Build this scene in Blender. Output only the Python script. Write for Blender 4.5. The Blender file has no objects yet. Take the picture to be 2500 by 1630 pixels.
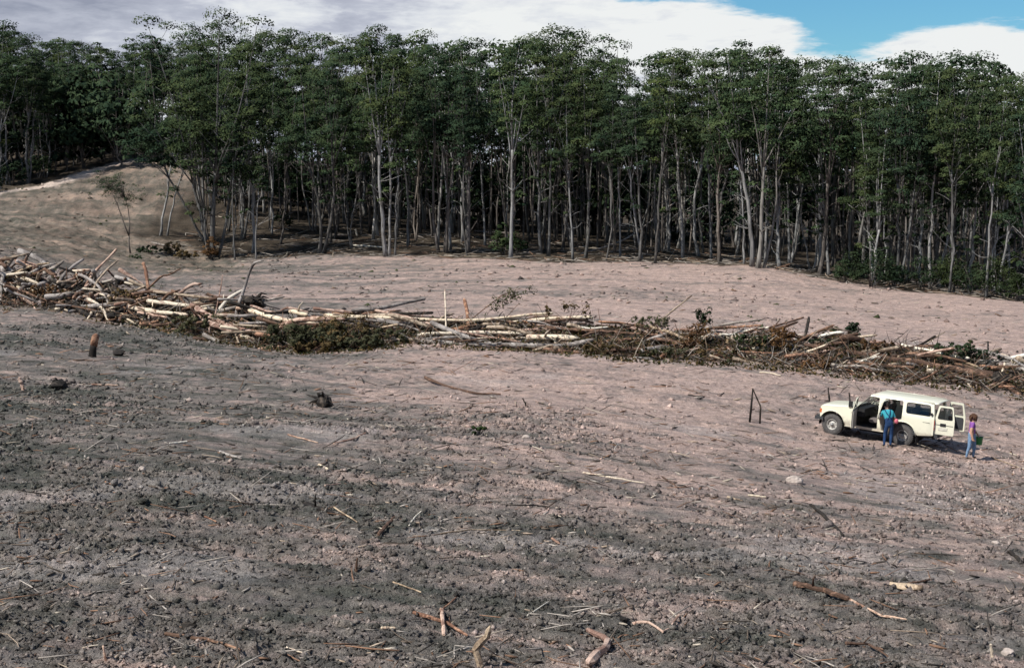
import bpy, bmesh, math, random
import numpy as np
from mathutils import Vector, Matrix
from mathutils.geometry import tessellate_polygon

# ------------------------------------------------------------------ camera
SC = bpy.context.scene
COL = SC.collection
F = 3472.2            # focal length in photograph pixels (50 mm on 36 mm)
PCX, PCY = 1250.0, 815.0
TH = math.atan(415.0 / F)
CZ = 12.0
cam = bpy.data.cameras.new('camera')
cam.lens = 50.0; cam.sensor_width = 36.0; cam.sensor_fit = 'HORIZONTAL'
cam.clip_start = 0.1; cam.clip_end = 12000.0
camo = bpy.data.objects.new('camera', cam); COL.objects.link(camo)
camo.location = (0, 0, CZ)
camo.rotation_euler = (math.pi / 2 - TH, 0, 0)
SC.camera = camo

# ------------------------------------------------------------------ light
SUN_AZ = math.radians(-121.0)   # azimuth of the sun measured from +Y towards +X
SUN_EL = math.radians(51.0)
sun = bpy.data.lights.new('sun', 'SUN'); sun.energy = 5.0; sun.angle = math.radians(0.53)
sun.color = (1.0, 0.955, 0.885)
suno = bpy.data.objects.new('sun', sun); COL.objects.link(suno)
sdir = Vector((math.sin(SUN_AZ) * math.cos(SUN_EL), math.cos(SUN_AZ) * math.cos(SUN_EL), math.sin(SUN_EL)))
suno.rotation_euler = (-sdir).to_track_quat('-Z', 'Y').to_euler()
suno.location = (-40, -20, 60)

SC.view_settings.view_transform = 'Standard'
SC.view_settings.look = 'None'
SC.view_settings.gamma = 1.0
SC.view_settings.exposure = 0.30
SC.view_settings.use_curve_mapping = False
SC.cycles.max_bounces = 5
SC.cycles.diffuse_bounces = 2
SC.cycles.transparent_max_bounces = 6
SC.cycles.glossy_bounces = 2
SC.cycles.transmission_bounces = 2
SC.cycles.use_adaptive_sampling = True
SC.cycles.adaptive_threshold = 0.02
SC.cycles.caustics_reflective = False
SC.cycles.caustics_refractive = False


class NT:
    """small helper round a node tree"""
    def __init__(self, tree):
        self.t = tree; tree.nodes.clear()
    def n(self, typ, **kw):
        nd = self.t.nodes.new(typ)
        for k, v in kw.items():
            setattr(nd, k, v)
        return nd
    def put(self, sock, v):
        if hasattr(v, 'is_output'):
            self.t.links.new(v, sock)
        elif v is not None:
            sock.default_value = v
    def m(self, op, a, b=None, c=None, clamp=False):
        nd = self.n('ShaderNodeMath', operation=op); nd.use_clamp = clamp
        for s, v in zip(nd.inputs, (a, b, c)):
            self.put(s, v)
        return nd.outputs[0]
    def vm(self, op, a, b=None):
        nd = self.n('ShaderNodeVectorMath', operation=op)
        self.put(nd.inputs[0], a); self.put(nd.inputs[1], b)
        return nd.outputs[0]
    def noise(self, vec, scale, detail=4.0, rough=0.55, dist=0.0):
        nd = self.n('ShaderNodeTexNoise')
        self.put(nd.inputs['Vector'], vec)
        nd.inputs['Scale'].default_value = scale; nd.inputs['Detail'].default_value = detail
        nd.inputs['Roughness'].default_value = rough; nd.inputs['Distortion'].default_value = dist
        return nd.outputs[0]
    def ramp(self, fac, stops):
        nd = self.n('ShaderNodeValToRGB')
        self.put(nd.inputs[0], fac)
        e = nd.color_ramp.elements
        while len(e) > 1:
            e.remove(e[0])
        e[0].position = stops[0][0]; e[0].color = col4(stops[0][1])
        for p, c in stops[1:]:
            x = e.new(p); x.color = col4(c)
        return nd.outputs[0]
    def mix(self, fac, a, b, blend='MIX'):
        nd = self.n('ShaderNodeMix', data_type='RGBA', blend_type=blend)
        self.put(nd.inputs[0], fac)
        self.put(nd.inputs[6], col4(a) if isinstance(a, tuple) else a)
        self.put(nd.inputs[7], col4(b) if isinstance(b, tuple) else b)
        return nd.outputs[2]
    def sstep(self, v, lo, hi):
        nd = self.n('ShaderNodeMapRange', interpolation_type='SMOOTHSTEP')
        self.put(nd.inputs[0], v)
        nd.inputs[1].default_value = lo; nd.inputs[2].default_value = hi
        return nd.outputs[0]


def col4(c):
    if isinstance(c, (int, float)):
        return (c, c, c, 1)
    return tuple(c) if len(c) == 4 else (c[0], c[1], c[2], 1)


# ------------------------------------------------------------------ sky
def make_world():
    w = bpy.data.worlds.new('World'); SC.world = w; w.use_nodes = True
    t = NT(w.node_tree)
    sky = t.n('ShaderNodeTexSky', sky_type='NISHITA')
    sky.sun_disc = False; sky.sun_elevation = SUN_EL; sky.sun_rotation = SUN_AZ
    sky.altitude = 300; sky.air_density = 1.0; sky.dust_density = 0.3; sky.ozone_density = 1.6
    skyc = t.mix(1.0, sky.outputs[0], (SKYMUL[0], SKYMUL[1], SKYMUL[2]), 'MULTIPLY')
    tc = t.n('ShaderNodeTexCoord')
    d = tc.outputs['Generated']
    sx = t.n('ShaderNodeSeparateXYZ'); t.put(sx.inputs[0], d)
    az = t.m('ARCTAN2', sx.outputs[0], sx.outputs[1])
    el = t.m('ARCSINE', sx.outputs[2])
    cb = t.n('ShaderNodeCombineXYZ')
    # clouds lie in sheets: squeeze them towards the horizon
    elq = t.m('POWER', t.m('MAXIMUM', t.m('ADD', el, 0.02), 0.0), 0.75)
    t.put(cb.inputs[0], t.m('MULTIPLY', az, 5.0)); t.put(cb.inputs[1], t.m('MULTIPLY', elq, 16.0))
    p = cb.outputs[0]
    n1 = t.noise(p, 1.1, 9.0, 0.60, 0.2)
    n2 = t.noise(t.vm('ADD', p, (7.3, 2.1, 4.0)), 2.6, 8.0, 0.62, 0.3)
    # openings and banks of this afternoon's sky, as angles
    def blob(a0, e0, ra, re):
        da = t.m('DIVIDE', t.m('SUBTRACT', az, a0), ra); de = t.m('DIVIDE', t.m('SUBTRACT', el, e0), re)
        r2 = t.m('ADD', t.m('MULTIPLY', da, da), t.m('MULTIPLY', de, de))
        return t.m('EXPONENT', t.m('MULTIPLY', r2, -1.0))
    hole = t.m('ADD', blob(0.236, 0.088, 0.044, 0.030), blob(0.31, 0.122, 0.13, 0.028))
    hole = t.m('ADD', hole, blob(0.10, 0.145, 0.12, 0.03))
    bank = t.m('ADD', blob(0.265, 0.068, 0.06, 0.020), blob(0.06, 0.085, 0.13, 0.030))
    cov = t.m('ADD', t.m('ADD', n1, t.m('MULTIPLY', t.m('SUBTRACT', n2, 0.5), 0.42)), 0.09)
    cov = t.m('ADD', cov, t.m('MULTIPLY', hole, -0.48))
    cov = t.m('ADD', cov, t.m('MULTIPLY', bank, 0.22))
    cov = t.m('ADD', cov, t.m('MULTIPLY', blob(-0.25, 0.08, 0.28, 0.07), 0.25))
    # cover thinned overhead, out of view, to hold down the ambient light
    cov = t.m('SUBTRACT', cov, t.m('MULTIPLY', t.sstep(el, 0.14, 0.55), 0.17))
    mask = t.sstep(t.m('ADD', cov, t.m('MULTIPLY', t.m('SUBTRACT', t.noise(t.vm('ADD', p, (2.2, 5.5, 1.0)), 9.0, 8.0, 0.65, 0.5), 0.5), 0.16)), 0.42, 0.565)
    shade = t.m('ADD', t.m('MULTIPLY', t.noise(t.vm('ADD', p, (1.7, 9.2, 0.3)), 1.5, 8.0, 0.62, 0.3), 0.75), t.m('MULTIPLY', t.noise(t.vm('ADD', p, (4.7, 3.2, 0.3)), 6.0, 6.0, 0.6, 0.4), 0.25))
    shade = t.m('ADD', t.m('MULTIPLY', t.m('SUBTRACT', shade, 0.5), 1.7), 0.52)
    lit = t.m('ADD', shade, t.m('MULTIPLY', t.m('SUBTRACT', blob(0.2, 0.085, 0.34, 0.06), 0.30), 0.40))
    lit = t.m('ADD', lit, t.m('MULTIPLY', blob(-0.25, 0.085, 0.13, 0.025), -0.06))
    cc = t.ramp(lit, [(0.20, (0.30, 0.33, 0.42)), (0.45, (0.50, 0.53, 0.62)), (0.58, (0.72, 0.75, 0.80)), (0.72, (0.86, 0.88, 0.88))])
    ccs = t.mix(1.0, cc, (CLOUDMUL,) * 3, 'MULTIPLY')
    out = t.mix(mask, skyc, ccs)
    bg = t.n('ShaderNodeBackground'); t.put(bg.inputs[0], out); bg.inputs[1].default_value = 0.09
    o = t.n('ShaderNodeOutputWorld'); t.t.links.new(bg.outputs[0], o.inputs[0])


SKYMUL = (0.40, 0.74, 0.92)
CLOUDMUL = 9.0
make_world()

# ------------------------------------------------------------------ generic helpers
def tag(o, label=None, cat=None, group=None, kind=None):
    if label: o['label'] = label
    if cat: o['category'] = cat
    if group: o['group'] = group
    if kind: o['kind'] = kind
    return o


def link(name, me, mat=None, parent=None, loc=None, smooth=False):
    if mat is not None:
        if isinstance(mat, (list, tuple)):
            for mm in mat: me.materials.append(mm)
        elif not me.materials:
            me.materials.append(mat)
    if smooth:
        me.polygons.foreach_set('use_smooth', np.ones(len(me.polygons), dtype=bool))
    o = bpy.data.objects.new(name, me); COL.objects.link(o)
    if parent is not None: o.parent = parent
    if loc is not None: o.location = loc
    return o


def empty(name, loc=(0, 0, 0)):
    o = bpy.data.objects.new(name, None); COL.objects.link(o); o.location = loc
    o.empty_display_size = 0.2
    return o


def np_mesh(name, V, Fc):
    """V (n,3) floats; Fc (m,k) ints - all faces the same size"""
    V = np.asarray(V, dtype=np.float32); Fc = np.asarray(Fc, dtype=np.int32)
    me = bpy.data.meshes.new(name)
    m, k = Fc.shape
    me.vertices.add(len(V)); me.vertices.foreach_set('co', V.ravel())
    me.loops.add(m * k); me.loops.foreach_set('vertex_index', Fc.ravel())
    me.polygons.add(m)
    me.polygons.foreach_set('loop_start', np.arange(0, m * k, k, dtype=np.int32))
    me.update(calc_edges=True); me.validate()
    return me


class MB:
    """mesh builder: plain lists of vertices and faces"""
    def __init__(self):
        self.v = []; self.f = []
    def add(self, vs, fs):
        b = len(self.v)
        self.v.extend([tuple(p) for p in vs]); self.f.extend([tuple(i + b for i in q) for q in fs])
        return self
    def box(self, x0, x1, y0, y1, z0, z1):
        vs = [(x, y, z) for z in (z0, z1) for y in (y0, y1) for x in (x0, x1)]
        return self.add(vs, [(0, 2, 3, 1), (4, 5, 7, 6), (0, 1, 5, 4), (2, 6, 7, 3), (0, 4, 6, 2), (1, 3, 7, 5)])
    def tube(self, pts, rad, sides=8, cap=True, rng=None, jit=0.0):
        pts = [Vector(p) for p in pts]; n = len(pts)
        if not hasattr(rad, '__len__'): rad = [rad] * n
        ref = Vector((0.31, 0.17, 0.93)); vs = []
        for i, p in enumerate(pts):
            d = (pts[min(i + 1, n - 1)] - pts[max(i - 1, 0)])
            d = d.normalized() if d.length > 1e-9 else Vector((0, 0, 1))
            if abs(d.dot(ref)) > 0.94: ref = Vector((0.9, 0.3, 0.1))
            a = d.cross(ref).normalized(); b = d.cross(a)
            for k in range(sides):
                t = 2 * math.pi * k / sides
                r = rad[i] * (1 + (rng.uniform(-jit, jit) if rng else 0))
                vs.append(p + (a * math.cos(t) + b * math.sin(t)) * r)
        fs = []
        for i in range(n - 1):
            for k in range(sides):
                k2 = (k + 1) % sides
                fs.append((i * sides + k, i * sides + k2, (i + 1) * sides + k2, (i + 1) * sides + k))
        if cap:
            fs.append(tuple(range(sides))[::-1]); fs.append(tuple((n - 1) * sides + k for k in range(sides)))
        return self.add(vs, fs)
    def lathe(self, prof, sides=24, M=None, cap=False):
        """profile of (r, h) revolved about local z, placed with matrix M"""
        vs = []; n = len(prof)
        for r, h in prof:
            for k in range(sides):
                t = 2 * math.pi * k / sides
                p = Vector((r * math.cos(t), r * math.sin(t), h))
                vs.append(M @ p if M else p)
        fs = []
        for i in range(n - 1):
            for k in range(sides):
                k2 = (k + 1) % sides
                fs.append((i * sides + k, i * sides + k2, (i + 1) * sides + k2, (i + 1) * sides + k))
        if cap:
            fs.append(tuple(range(sides))[::-1]); fs.append(tuple((n - 1) * sides + k for k in range(sides)))
        return self.add(vs, fs)
    def ball(self, c, r, seg=10, rings=7):
        if not hasattr(r, '__len__'): r = (r, r, r)
        prof = []; vs = []
        for i in range(rings + 1):
            a = math.pi * i / rings
            for k in range(seg):
                t = 2 * math.pi * k / seg
                vs.append((c[0] + r[0] * math.sin(a) * math.cos(t), c[1] + r[1] * math.sin(a) * math.sin(t), c[2] + r[2] * math.cos(a)))
        fs = []
        for i in range(rings):
            for k in range(seg):
                k2 = (k + 1) % seg
                fs.append((i * seg + k, (i + 1) * seg + k, (i + 1) * seg + k2, i * seg + k2))
        return self.add(vs, fs)
    def mesh(self, name):
        me = bpy.data.meshes.new(name); me.from_pydata(self.v, [], self.f); me.update()
        return me
    def build(self, name, mat, parent=None, loc=None, smooth=False):
        return link(name, self.mesh(name), mat, parent, loc, smooth)


# ------------------------------------------------------------------ noise
def _hash(ix, iy, s):
    n = (ix.astype(np.uint32) * np.uint32(374761393)) ^ (iy.astype(np.uint32) * np.uint32(668265263)) ^ np.uint32((s * 2246822519 + 97) & 0xffffffff)
    n = (n ^ (n >> np.uint32(13))) * np.uint32(1274126177)
    n = (n ^ (n >> np.uint32(15))) * np.uint32(2246822519)
    return ((n ^ (n >> np.uint32(16))) & np.uint32(0xffff)).astype(np.float32) / 65535.0


def vnoise(x, y, s=0):
    x = np.asarray(x, dtype=np.float64); y = np.asarray(y, dtype=np.float64)
    fx = np.floor(x); fy = np.floor(y)
    ix = fx.astype(np.int64) + 1000000; iy = fy.astype(np.int64) + 1000000
    tx = x - fx; ty = y - fy
    tx = tx * tx * tx * (tx * (tx * 6 - 15) + 10); ty = ty * ty * ty * (ty * (ty * 6 - 15) + 10)
    a = _hash(ix, iy, s); b = _hash(ix + 1, iy, s); c = _hash(ix, iy + 1, s); d = _hash(ix + 1, iy + 1, s)
    return (a * (1 - tx) + b * tx) * (1 - ty) + (c * (1 - tx) + d * tx) * ty - 0.5


def fbm(x, y, s=0, oct=4, gain=0.5):
    v = 0; a = 1.0; c, sn = math.cos(0.6), math.sin(0.6)
    for i in range(oct):
        v = v + a * vnoise(x, y, s + i * 17)
        x, y = (x * c - y * sn) * 2.03 + 5.1, (x * sn + y * c) * 2.03 + 1.7
        a *= gain
    return v


def sstep(x, a, b):
    t = np.clip((x - a) / (b - a), 0, 1); return t * t * (3 - 2 * t)


# ------------------------------------------------------------------ photograph pixel -> point of the place
def ray(px, py):
    u = (px - PCX) / F; v = (PCY - py) / F
    return u, math.cos(TH) + v * math.sin(TH), -math.sin(TH) + v * math.cos(TH)


def at(px, py, Y):
    d = ray(px, py); t = Y / d[1]
    return Vector((d[0] * t, Y, CZ + d[2] * t))


# survey points of the land (photo x, photo y, distance)
SURVEY = [
    (-500, 1630, 17), (0, 1632, 17), (600, 1635, 17), (1250, 1640, 17), (1900, 1655, 17), (2500, 1680, 17), (3000, 1700, 17),
    (-500, 1195, 30), (0, 1205, 30), (600, 1220, 30), (1250, 1245, 30), (1900, 1290, 30), (2500, 1345, 30), (3000, 1390, 30),
    (-500, 945, 52), (0, 950, 52), (600, 955, 52), (1250, 985, 52), (1700, 1018, 52), (2023, 1057, 52.6), (2202, 1086, 51.7), (2372, 1117, 50.8), (2500, 1138, 50.5), (3000, 1200, 51),
    (-400, 740, 88), (0, 752, 86), (300, 790, 82), (450, 820, 79), (720, 872, 72), (1000, 856, 72), (1250, 862, 71.5), (1600, 888, 69), (1900, 908, 67.5), (2200, 938, 66.5), (2500, 966, 66), (2900, 990, 66),
    (100, 700, 100), (600, 740, 98), (1250, 745, 97), (1600, 760, 95), (2050, 785, 92), (2500, 850, 82), (2900, 880, 82),
    (600, 680, 121), (1250, 690, 118), (1700, 710, 113), (2250, 755, 104),
    (430, 600, 158), (520, 628, 150), (800, 626, 147), (1250, 633, 143), (1600, 645, 138), (1850, 656, 133), (2050, 692, 127), (2300, 716, 122), (2500, 736, 117), (2900, 772, 110),
    (330, 640, 138), (200, 645, 130), (0, 622, 125), (-400, 600, 128), (0, 560, 150), (-400, 520, 155), (0, 470, 195), (-400, 440, 200), (200, 425, 212), (380, 388, 224), (430, 520, 175), (300, 500, 180),
    (700, 580, 167), (1000, 562, 178), (1300, 588, 168), (1000, 540, 200), (1600, 610, 165), (2000, 650, 152), (2500, 690, 145), (2900, 720, 140), (2200, 610, 200), (2800, 640, 200),
    (0, 405, 255), (300, 350, 280), (-500, 360, 260), (1000, 500, 260), (1700, 520, 260), (2500, 540, 260),
    (300, 320, 380), (-300, 320, 380), (1000, 455, 380), (1800, 465, 380), (2600, 470, 380),
]
SP = [at(a, b, c) for a, b, c in SURVEY]
SP += [Vector((x, y, z)) for x, y, z in [(-12, 0, 10.0), (0, 0, 10.1), (12, 0, 9.6), (-14, 8, 8.0), (0, 8, 7.9), (14, 8, 7.2), (-12, -12, 12.0), (12, -12, 11.6)]]
# where the survey picture point lies relative to the camera axis is kept only as a land height


def _ab(x, y):
    yy = np.maximum(np.asarray(y, dtype=np.float64), -12.0) + 20.0
    a = np.clip(np.asarray(x, dtype=np.float64) / yy, -0.55, 0.55) * 2.6
    b = np.log(np.minimum(yy, 460.0) / 37.0)
    return a, b


def _tps_fit():
    P = np.array([(p.x, p.y, p.z) for p in SP])
    a, b = _ab(P[:, 0], P[:, 1]); n = len(a)
    r2 = (a[:, None] - a[None]) ** 2 + (b[:, None] - b[None]) ** 2
    K = 0.5 * r2 * np.log(r2 + 1e-12) + np.eye(n) * 2e-3
    Q = np.stack([np.ones(n), a, b], 1)
    A = np.zeros((n + 3, n + 3)); A[:n, :n] = K; A[:n, n:] = Q; A[n:, :n] = Q.T
    w = np.linalg.solve(A, np.concatenate([P[:, 2], np.zeros(3)]))
    return a, b, w


_TA, _TB, _TW = _tps_fit()


def h_land(x, y):
    x = np.asarray(x, dtype=np.float64); y = np.asarray(y, dtype=np.float64)
    sh = np.broadcast(x, y).shape
    a, b = _ab(x, y); a = np.broadcast_to(a, sh).ravel(); b = np.broadcast_to(b, sh).ravel()
    out = np.empty(len(a))
    for s in range(0, len(a), 20000):
        aa = a[s:s + 20000]; bb = b[s:s + 20000]
        r2 = (aa[:, None] - _TA[None]) ** 2 + (bb[:, None] - _TB[None]) ** 2
        out[s:s + 20000] = (0.5 * r2 * np.log(r2 + 1e-12)) @ _TW[:-3] + _TW[-3] + _TW[-2] * aa + _TW[-1] * bb
    return out.reshape(sh)


# windrow of felled timber: photo x -> (front foot y, crest y, distance)
WX = [-300, 0, 150, 300, 450, 600, 720, 850, 1000, 1250, 1400, 1600, 1800, 1900, 2000, 2150, 2300, 2500, 2800]
WFOOT = [742, 748, 766, 790, 820, 845, 872, 868, 852, 860, 870, 886, 897, 906, 915, 926, 941, 966, 985]
WTOP = [622, 626, 645, 672, 708, 738, 755, 757, 760, 772, 780, 792, 800, 806, 824, 842, 850, 868, 880]
WY = [88, 86, 84.5, 82, 79, 75.5, 72, 72, 72, 71.5, 70.7, 69, 68, 67.5, 67.2, 66.8, 66.3, 66, 66]


def wind(px):
    return float(np.interp(px, WX, WFOOT)), float(np.interp(px, WX, WTOP)), float(np.interp(px, WX, WY))


def at_pile(px, py, off=0.0):
    f, t, Y = wind(px)
    k = min(max((f - py) / (f - t), -0.1), 1.3)
    return at(px, py, Y + 0.4 + 3.6 * max(k, 0) ** 1.2 + off)


_WXY = np.array([(at(px, np.interp(px, WX, WFOOT), np.interp(px, WX, WY))[0], np.interp(px, WX, WY)) for px in range(-300, 2801, 50)])
_WH = np.array([(np.interp(px, WX, WFOOT) - np.interp(px, WX, WTOP)) / F * np.interp(px, WX, WY) for px in range(-300, 2801, 50)])


def h_mound(x, y):
    """earth pushed up under the windrow"""
    yf = np.interp(x, _WXY[:, 0], _WXY[:, 1]); hh = np.interp(x, _WXY[:, 0], _WH)
    d = (y - yf - 3.5) / 1.75
    return 0.66 * hh * np.exp(-d * d) * (0.8 + 1.0 * fbm(x * 0.5, y * 0.5, 41, 2))


def h_mid(x, y):
    return 0.55 * fbm(x * 0.045, y * 0.045, 3, 3) * sstep(np.asarray(y, dtype=np.float64), 12, 60) + 0.16 * fbm(x * 0.22, y * 0.22, 9, 3)


def h_base(x, y):
    return h_land(x, y) + h_mid(x, y) + h_mound(x, y)


def rough(x, y):
    """0 = rolled flat by tracks, 1 = freshly torn up"""
    y = np.asarray(y, dtype=np.float64); x = np.asarray(x, dtype=np.float64)
    r = 0.46 + 0.95 * fbm(x * 0.13, y * 0.13, 21, 3) + 0.45 * fbm(x * 0.4 + y * 0.2, y * 0.9, 25, 2)
    flat = np.exp(-((y - 61) / 8.0) ** 2 - ((x - 1) / 13.0) ** 2) + 0.7 * sstep(y, 88, 96) + 0.55 * np.exp(-((y - 47) / 10.0) ** 2 - ((x - 13) / 9.0) ** 2)
    return np.clip(r - 0.75 * flat, 0.06, 1.0)


def h_micro(x, y):
    y = np.asarray(y, dtype=np.float64); x = np.asarray(x, dtype=np.float64)
    r = rough(x, y)
    # drag marks of the blade: long ridges
    al = x * 0.91 - y * 0.41; ac = x * 0.41 + y * 0.91
    h = (0.06 * fbm(al * 0.22, ac * 1.7, 51, 3) + 0.05 * fbm(al * 0.35, ac * 4.2, 53, 2) * sstep(-y, -70, -45)) * sstep(y, 8, 20)
    far = sstep(y, 88, 100)
    h = h * (1 - far) + far * 0.09 * fbm(x * 0.09, y * 0.75, 57, 3)
    b = np.abs(fbm(x * 1.5, y * 1.5, 31, 3))
    h = h + r * (0.16 * b + 0.20 * (np.abs(fbm(x * 3.3, y * 3.3, 35, 3)) - 0.1) * sstep(-y, -75, -45) + 0.16 * (0.25 - np.abs(vnoise(x * 6.5, y * 6.5, 37))) * sstep(-y, -55, -35) + 0.07 * vnoise(x * 12.5, y * 12.5, 39) * sstep(-y, -40, -26))
    # crumbled, driven-over surface of the field beyond and the open middle
    h = h + 0.10 * (0.35 + 0.65 * r) * fbm(x * 1.1, y * 0.9, 43, 3) * sstep(y, 40, 60) + 0.05 * fbm(x * 2.9, y * 2.3, 45, 2) * sstep(y, 40, 60) * sstep(-y, -110, -85)
    # rough diagonal furrows of the left hillside
    hl = sstep(y, 112, 130) * sstep(-(x / np.maximum(y, 1)), 0.16, 0.21)
    h = h + hl * (0.22 * fbm((x * .8 - y * .6) * 0.14, (x * .6 + y * .8) * 0.6, 47, 3) + 0.30 * fbm(x * 1.1, y * 0.8, 49, 3))
    # ribs pressed by crawler tracks
    tr = np.exp(-((y - 60.5 - 0.10 * (x - 2) + 0.02 * (x - 2) ** 2 * 0.3) / 0.5) ** 2) + np.exp(-((y - 63.2 - 0.10 * (x - 2)) / 0.45) ** 2) + np.exp(-((y - 57.6 + 0.22 * (x - 6)) / 0.45) ** 2)
    h = h + 0.035 * np.clip(tr, 0, 1) * np.sin(al * 2 * math.pi / 0.42) * (np.abs(x - 1) < 14)
    return h


def h_full(x, y):
    return h_base(x, y) + h_micro(x, y)


def hz(x, y):
    return float(h_full(np.array([x]), np.array([y]))[0])


_SY = np.geomspace(10, 420, 2400)


def hits(pix):
    """points of the land seen at photo pixels"""
    out = []
    for px, py in pix:
        d = ray(px, py); X = d[0] / d[1] * _SY; Z = CZ + d[2] / d[1] * _SY
        g = h_base(X, _SY) - Z
        k = int(np.argmax(g > 0)) if (g > 0).any() else len(_SY) - 1
        k = max(k, 1)
        t = g[k - 1] / (g[k - 1] - g[k]) if g[k] != g[k - 1] else 0
        Y = _SY[k - 1] + (_SY[k] - _SY[k - 1]) * min(max(t, 0), 1)
        out.append(Vector((d[0] / d[1] * Y, Y, CZ + d[2] / d[1] * Y)))
    return out

# ------------------------------------------------------------------ materials
def mat_new(name):
    m = bpy.data.materials.new(name); m.use_nodes = True
    return m, NT(m.node_tree)


def finish(t, color, rough=0.9, spec=0.15, normal=None, metallic=0.0, coat=0.0):
    b = t.n('ShaderNodeBsdfPrincipled')
    t.put(b.inputs['Base Color'], col4(color) if isinstance(color, tuple) else color)
    t.put(b.inputs['Roughness'], rough); b.inputs['Specular IOR Level'].default_value = spec
    b.inputs['Metallic'].default_value = metallic; b.inputs['Coat Weight'].default_value = coat
    if normal is not None: t.put(b.inputs['Normal'], normal)
    o = t.n('ShaderNodeOutputMaterial'); t.t.links.new(b.outputs[0], o.inputs[0])
    return b


def bump(t, h, strength=0.5, dist=0.02):
    b = t.n('ShaderNodeBump'); b.inputs['Strength'].default_value = strength; b.inputs['Distance'].default_value = dist
    t.put(b.inputs['Height'], h)
    return b.outputs[0]


def plain(name, c, rough=0.6, spec=0.3, metallic=0.0, coat=0.0, var=0.12, scale=8.0):
    m, t = mat_new(name)
    tc = t.n('ShaderNodeTexCoord')
    n = t.noise(tc.outputs['Object'], scale, 4.0)
    k = t.ramp(n, [(0.3, tuple(x * (1 - var) for x in c)), (0.7, tuple(min(1, x * (1 + var)) for x in c))])
    finish(t, k, rough, spec, None, metallic, coat)
    return m


def soil_mat():
    m, t = mat_new('bare_soil')
    g = t.n('ShaderNodeNewGeometry'); pos = g.outputs['Position']
    at_ = t.n('ShaderNodeAttribute'); at_.attribute_name = 'soil'
    n1 = t.noise(pos, 6.5, 6.0, 0.72); n2 = t.noise(pos, 34.0, 3.0, 0.6); n3 = t.noise(t.vm('MULTIPLY', pos, (1.0, 1.5, 1.0)), 0.9, 8.0, 0.68); n4 = t.noise(t.vm('ADD', pos, (9.0, 4.0, 2.0)), 2.3, 5.0, 0.65)
    k = t.ramp(n1, [(0.28, 0.62), (0.5, 1.0), (0.72, 1.40)])
    c = t.mix(1.0, at_.outputs[0], k, 'MULTIPLY')
    k2 = t.ramp(n2, [(0.30, 0.6), (0.5, 1.0), (0.70, 1.35)])
    c = t.mix(1.0, c, k2, 'MULTIPLY')
    k3 = t.ramp(n3, [(0.30, (0.66, 0.69, 0.73)), (0.5, (1.0, 1.0, 1.0)), (0.70, (1.24, 1.19, 1.14))])
    c = t.mix(1.0, c, t.ramp(n4, [(0.28, 0.70), (0.5, 1.0), (0.72, 1.22)]), 'MULTIPLY')
    c = t.mix(1.0, c, k3, 'MULTIPLY')
    # crumbs of pale clay and bark; dark specks also paint shade in cavities
    cr = t.sstep(t.noise(pos, 17.0, 2.0, 0.5), 0.69, 0.74)
    c = t.mix(t.m('MULTIPLY', cr, 0.45), c, (0.42, 0.34, 0.30))
    dk = t.sstep(t.noise(t.vm('ADD', pos, (3.0, 8.0, 1.0)), 13.0, 2.0, 0.5), 0.66, 0.74)
    c = t.mix(t.m('MULTIPLY', dk, 0.6), c, (0.05, 0.045, 0.045))
    hh = t.m('ADD', t.m('MULTIPLY', n1, 1.0), t.m('MULTIPLY', n2, 0.45))
    finish(t, c, 0.96, 0.08, bump(t, hh, 1.0, 0.12))
    return m


def wood_mat(name, bark, bare, bias=0.5, scale=3.0, char=0.0):
    """bark with patches stripped to the bare wood"""
    m, t = mat_new(name)
    tc = t.n('ShaderNodeTexCoord'); oi = t.n('ShaderNodeObjectInfo')
    off = t.vm('ADD', tc.outputs['Object'], t.vm('MULTIPLY', oi.outputs['Random'], (37.0, 11.0, 23.0)))
    n = t.noise(off, scale, 4.0, 0.6, 0.6); f = t.noise(off, 24.0, 3.0, 0.6)
    k = t.sstep(t.m('ADD', n, t.m('MULTIPLY', t.m('SUBTRACT', f, 0.5), 0.25)), bias - 0.07, bias + 0.07)
    c = t.mix(k, bark, bare)
    v = t.ramp(f, [(0.3, 0.72), (0.7, 1.25)])
    c = t.mix(1.0, c, v, 'MULTIPLY')
    tone = t.ramp(oi.outputs['Random'], [(0.0, (0.78, 0.76, 0.74)), (0.5, (1, 1, 1)), (1.0, (1.15, 1.1, 1.0))])
    c = t.mix(1.0, c, tone, 'MULTIPLY')
    finish(t, c, 0.85, 0.15, bump(t, f, 0.5, 0.015))
    return m


def bark_mat(name, a, b, cdark):
    """standing eucalypt: smooth pale upper bark, rough dark stocking, hanging strips"""
    m, t = mat_new(name)
    tc = t.n('ShaderNodeTexCoord'); oi = t.n('ShaderNodeObjectInfo')
    p = t.vm('ADD', tc.outputs['Object'], t.vm('MULTIPLY', oi.outputs['Random'], (37.0, 11.0, 50.0)))
    ps = t.vm('MULTIPLY', p, (4.0, 4.0, 0.35))
    n = t.noise(ps, 1.2, 5.0, 0.65, 0.4); f = t.noise(ps, 5.0, 3.0, 0.6)
    c = t.mix(t.sstep(n, 0.40, 0.62), a, b)
    st = t.sstep(t.m('ADD', f, t.m('MULTIPLY', t.m('SUBTRACT', t.noise(p, 0.25, 2.0), 0.5), 0.8)), 0.52, 0.64)
    c = t.mix(t.m('MULTIPLY', st, 0.75), c, cdark)
    tone = t.ramp(oi.outputs['Random'], [(0.0, (0.62, 0.60, 0.58)), (0.4, (0.85, 0.86, 0.87)), (0.7, (1, 1, 1)), (1.0, (1.2, 1.15, 1.08))])
    c = t.mix(1.0, c, tone, 'MULTIPLY')
    finish(t, c, 0.9, 0.1, bump(t, f, 0.5, 0.03))
    return m


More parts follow.
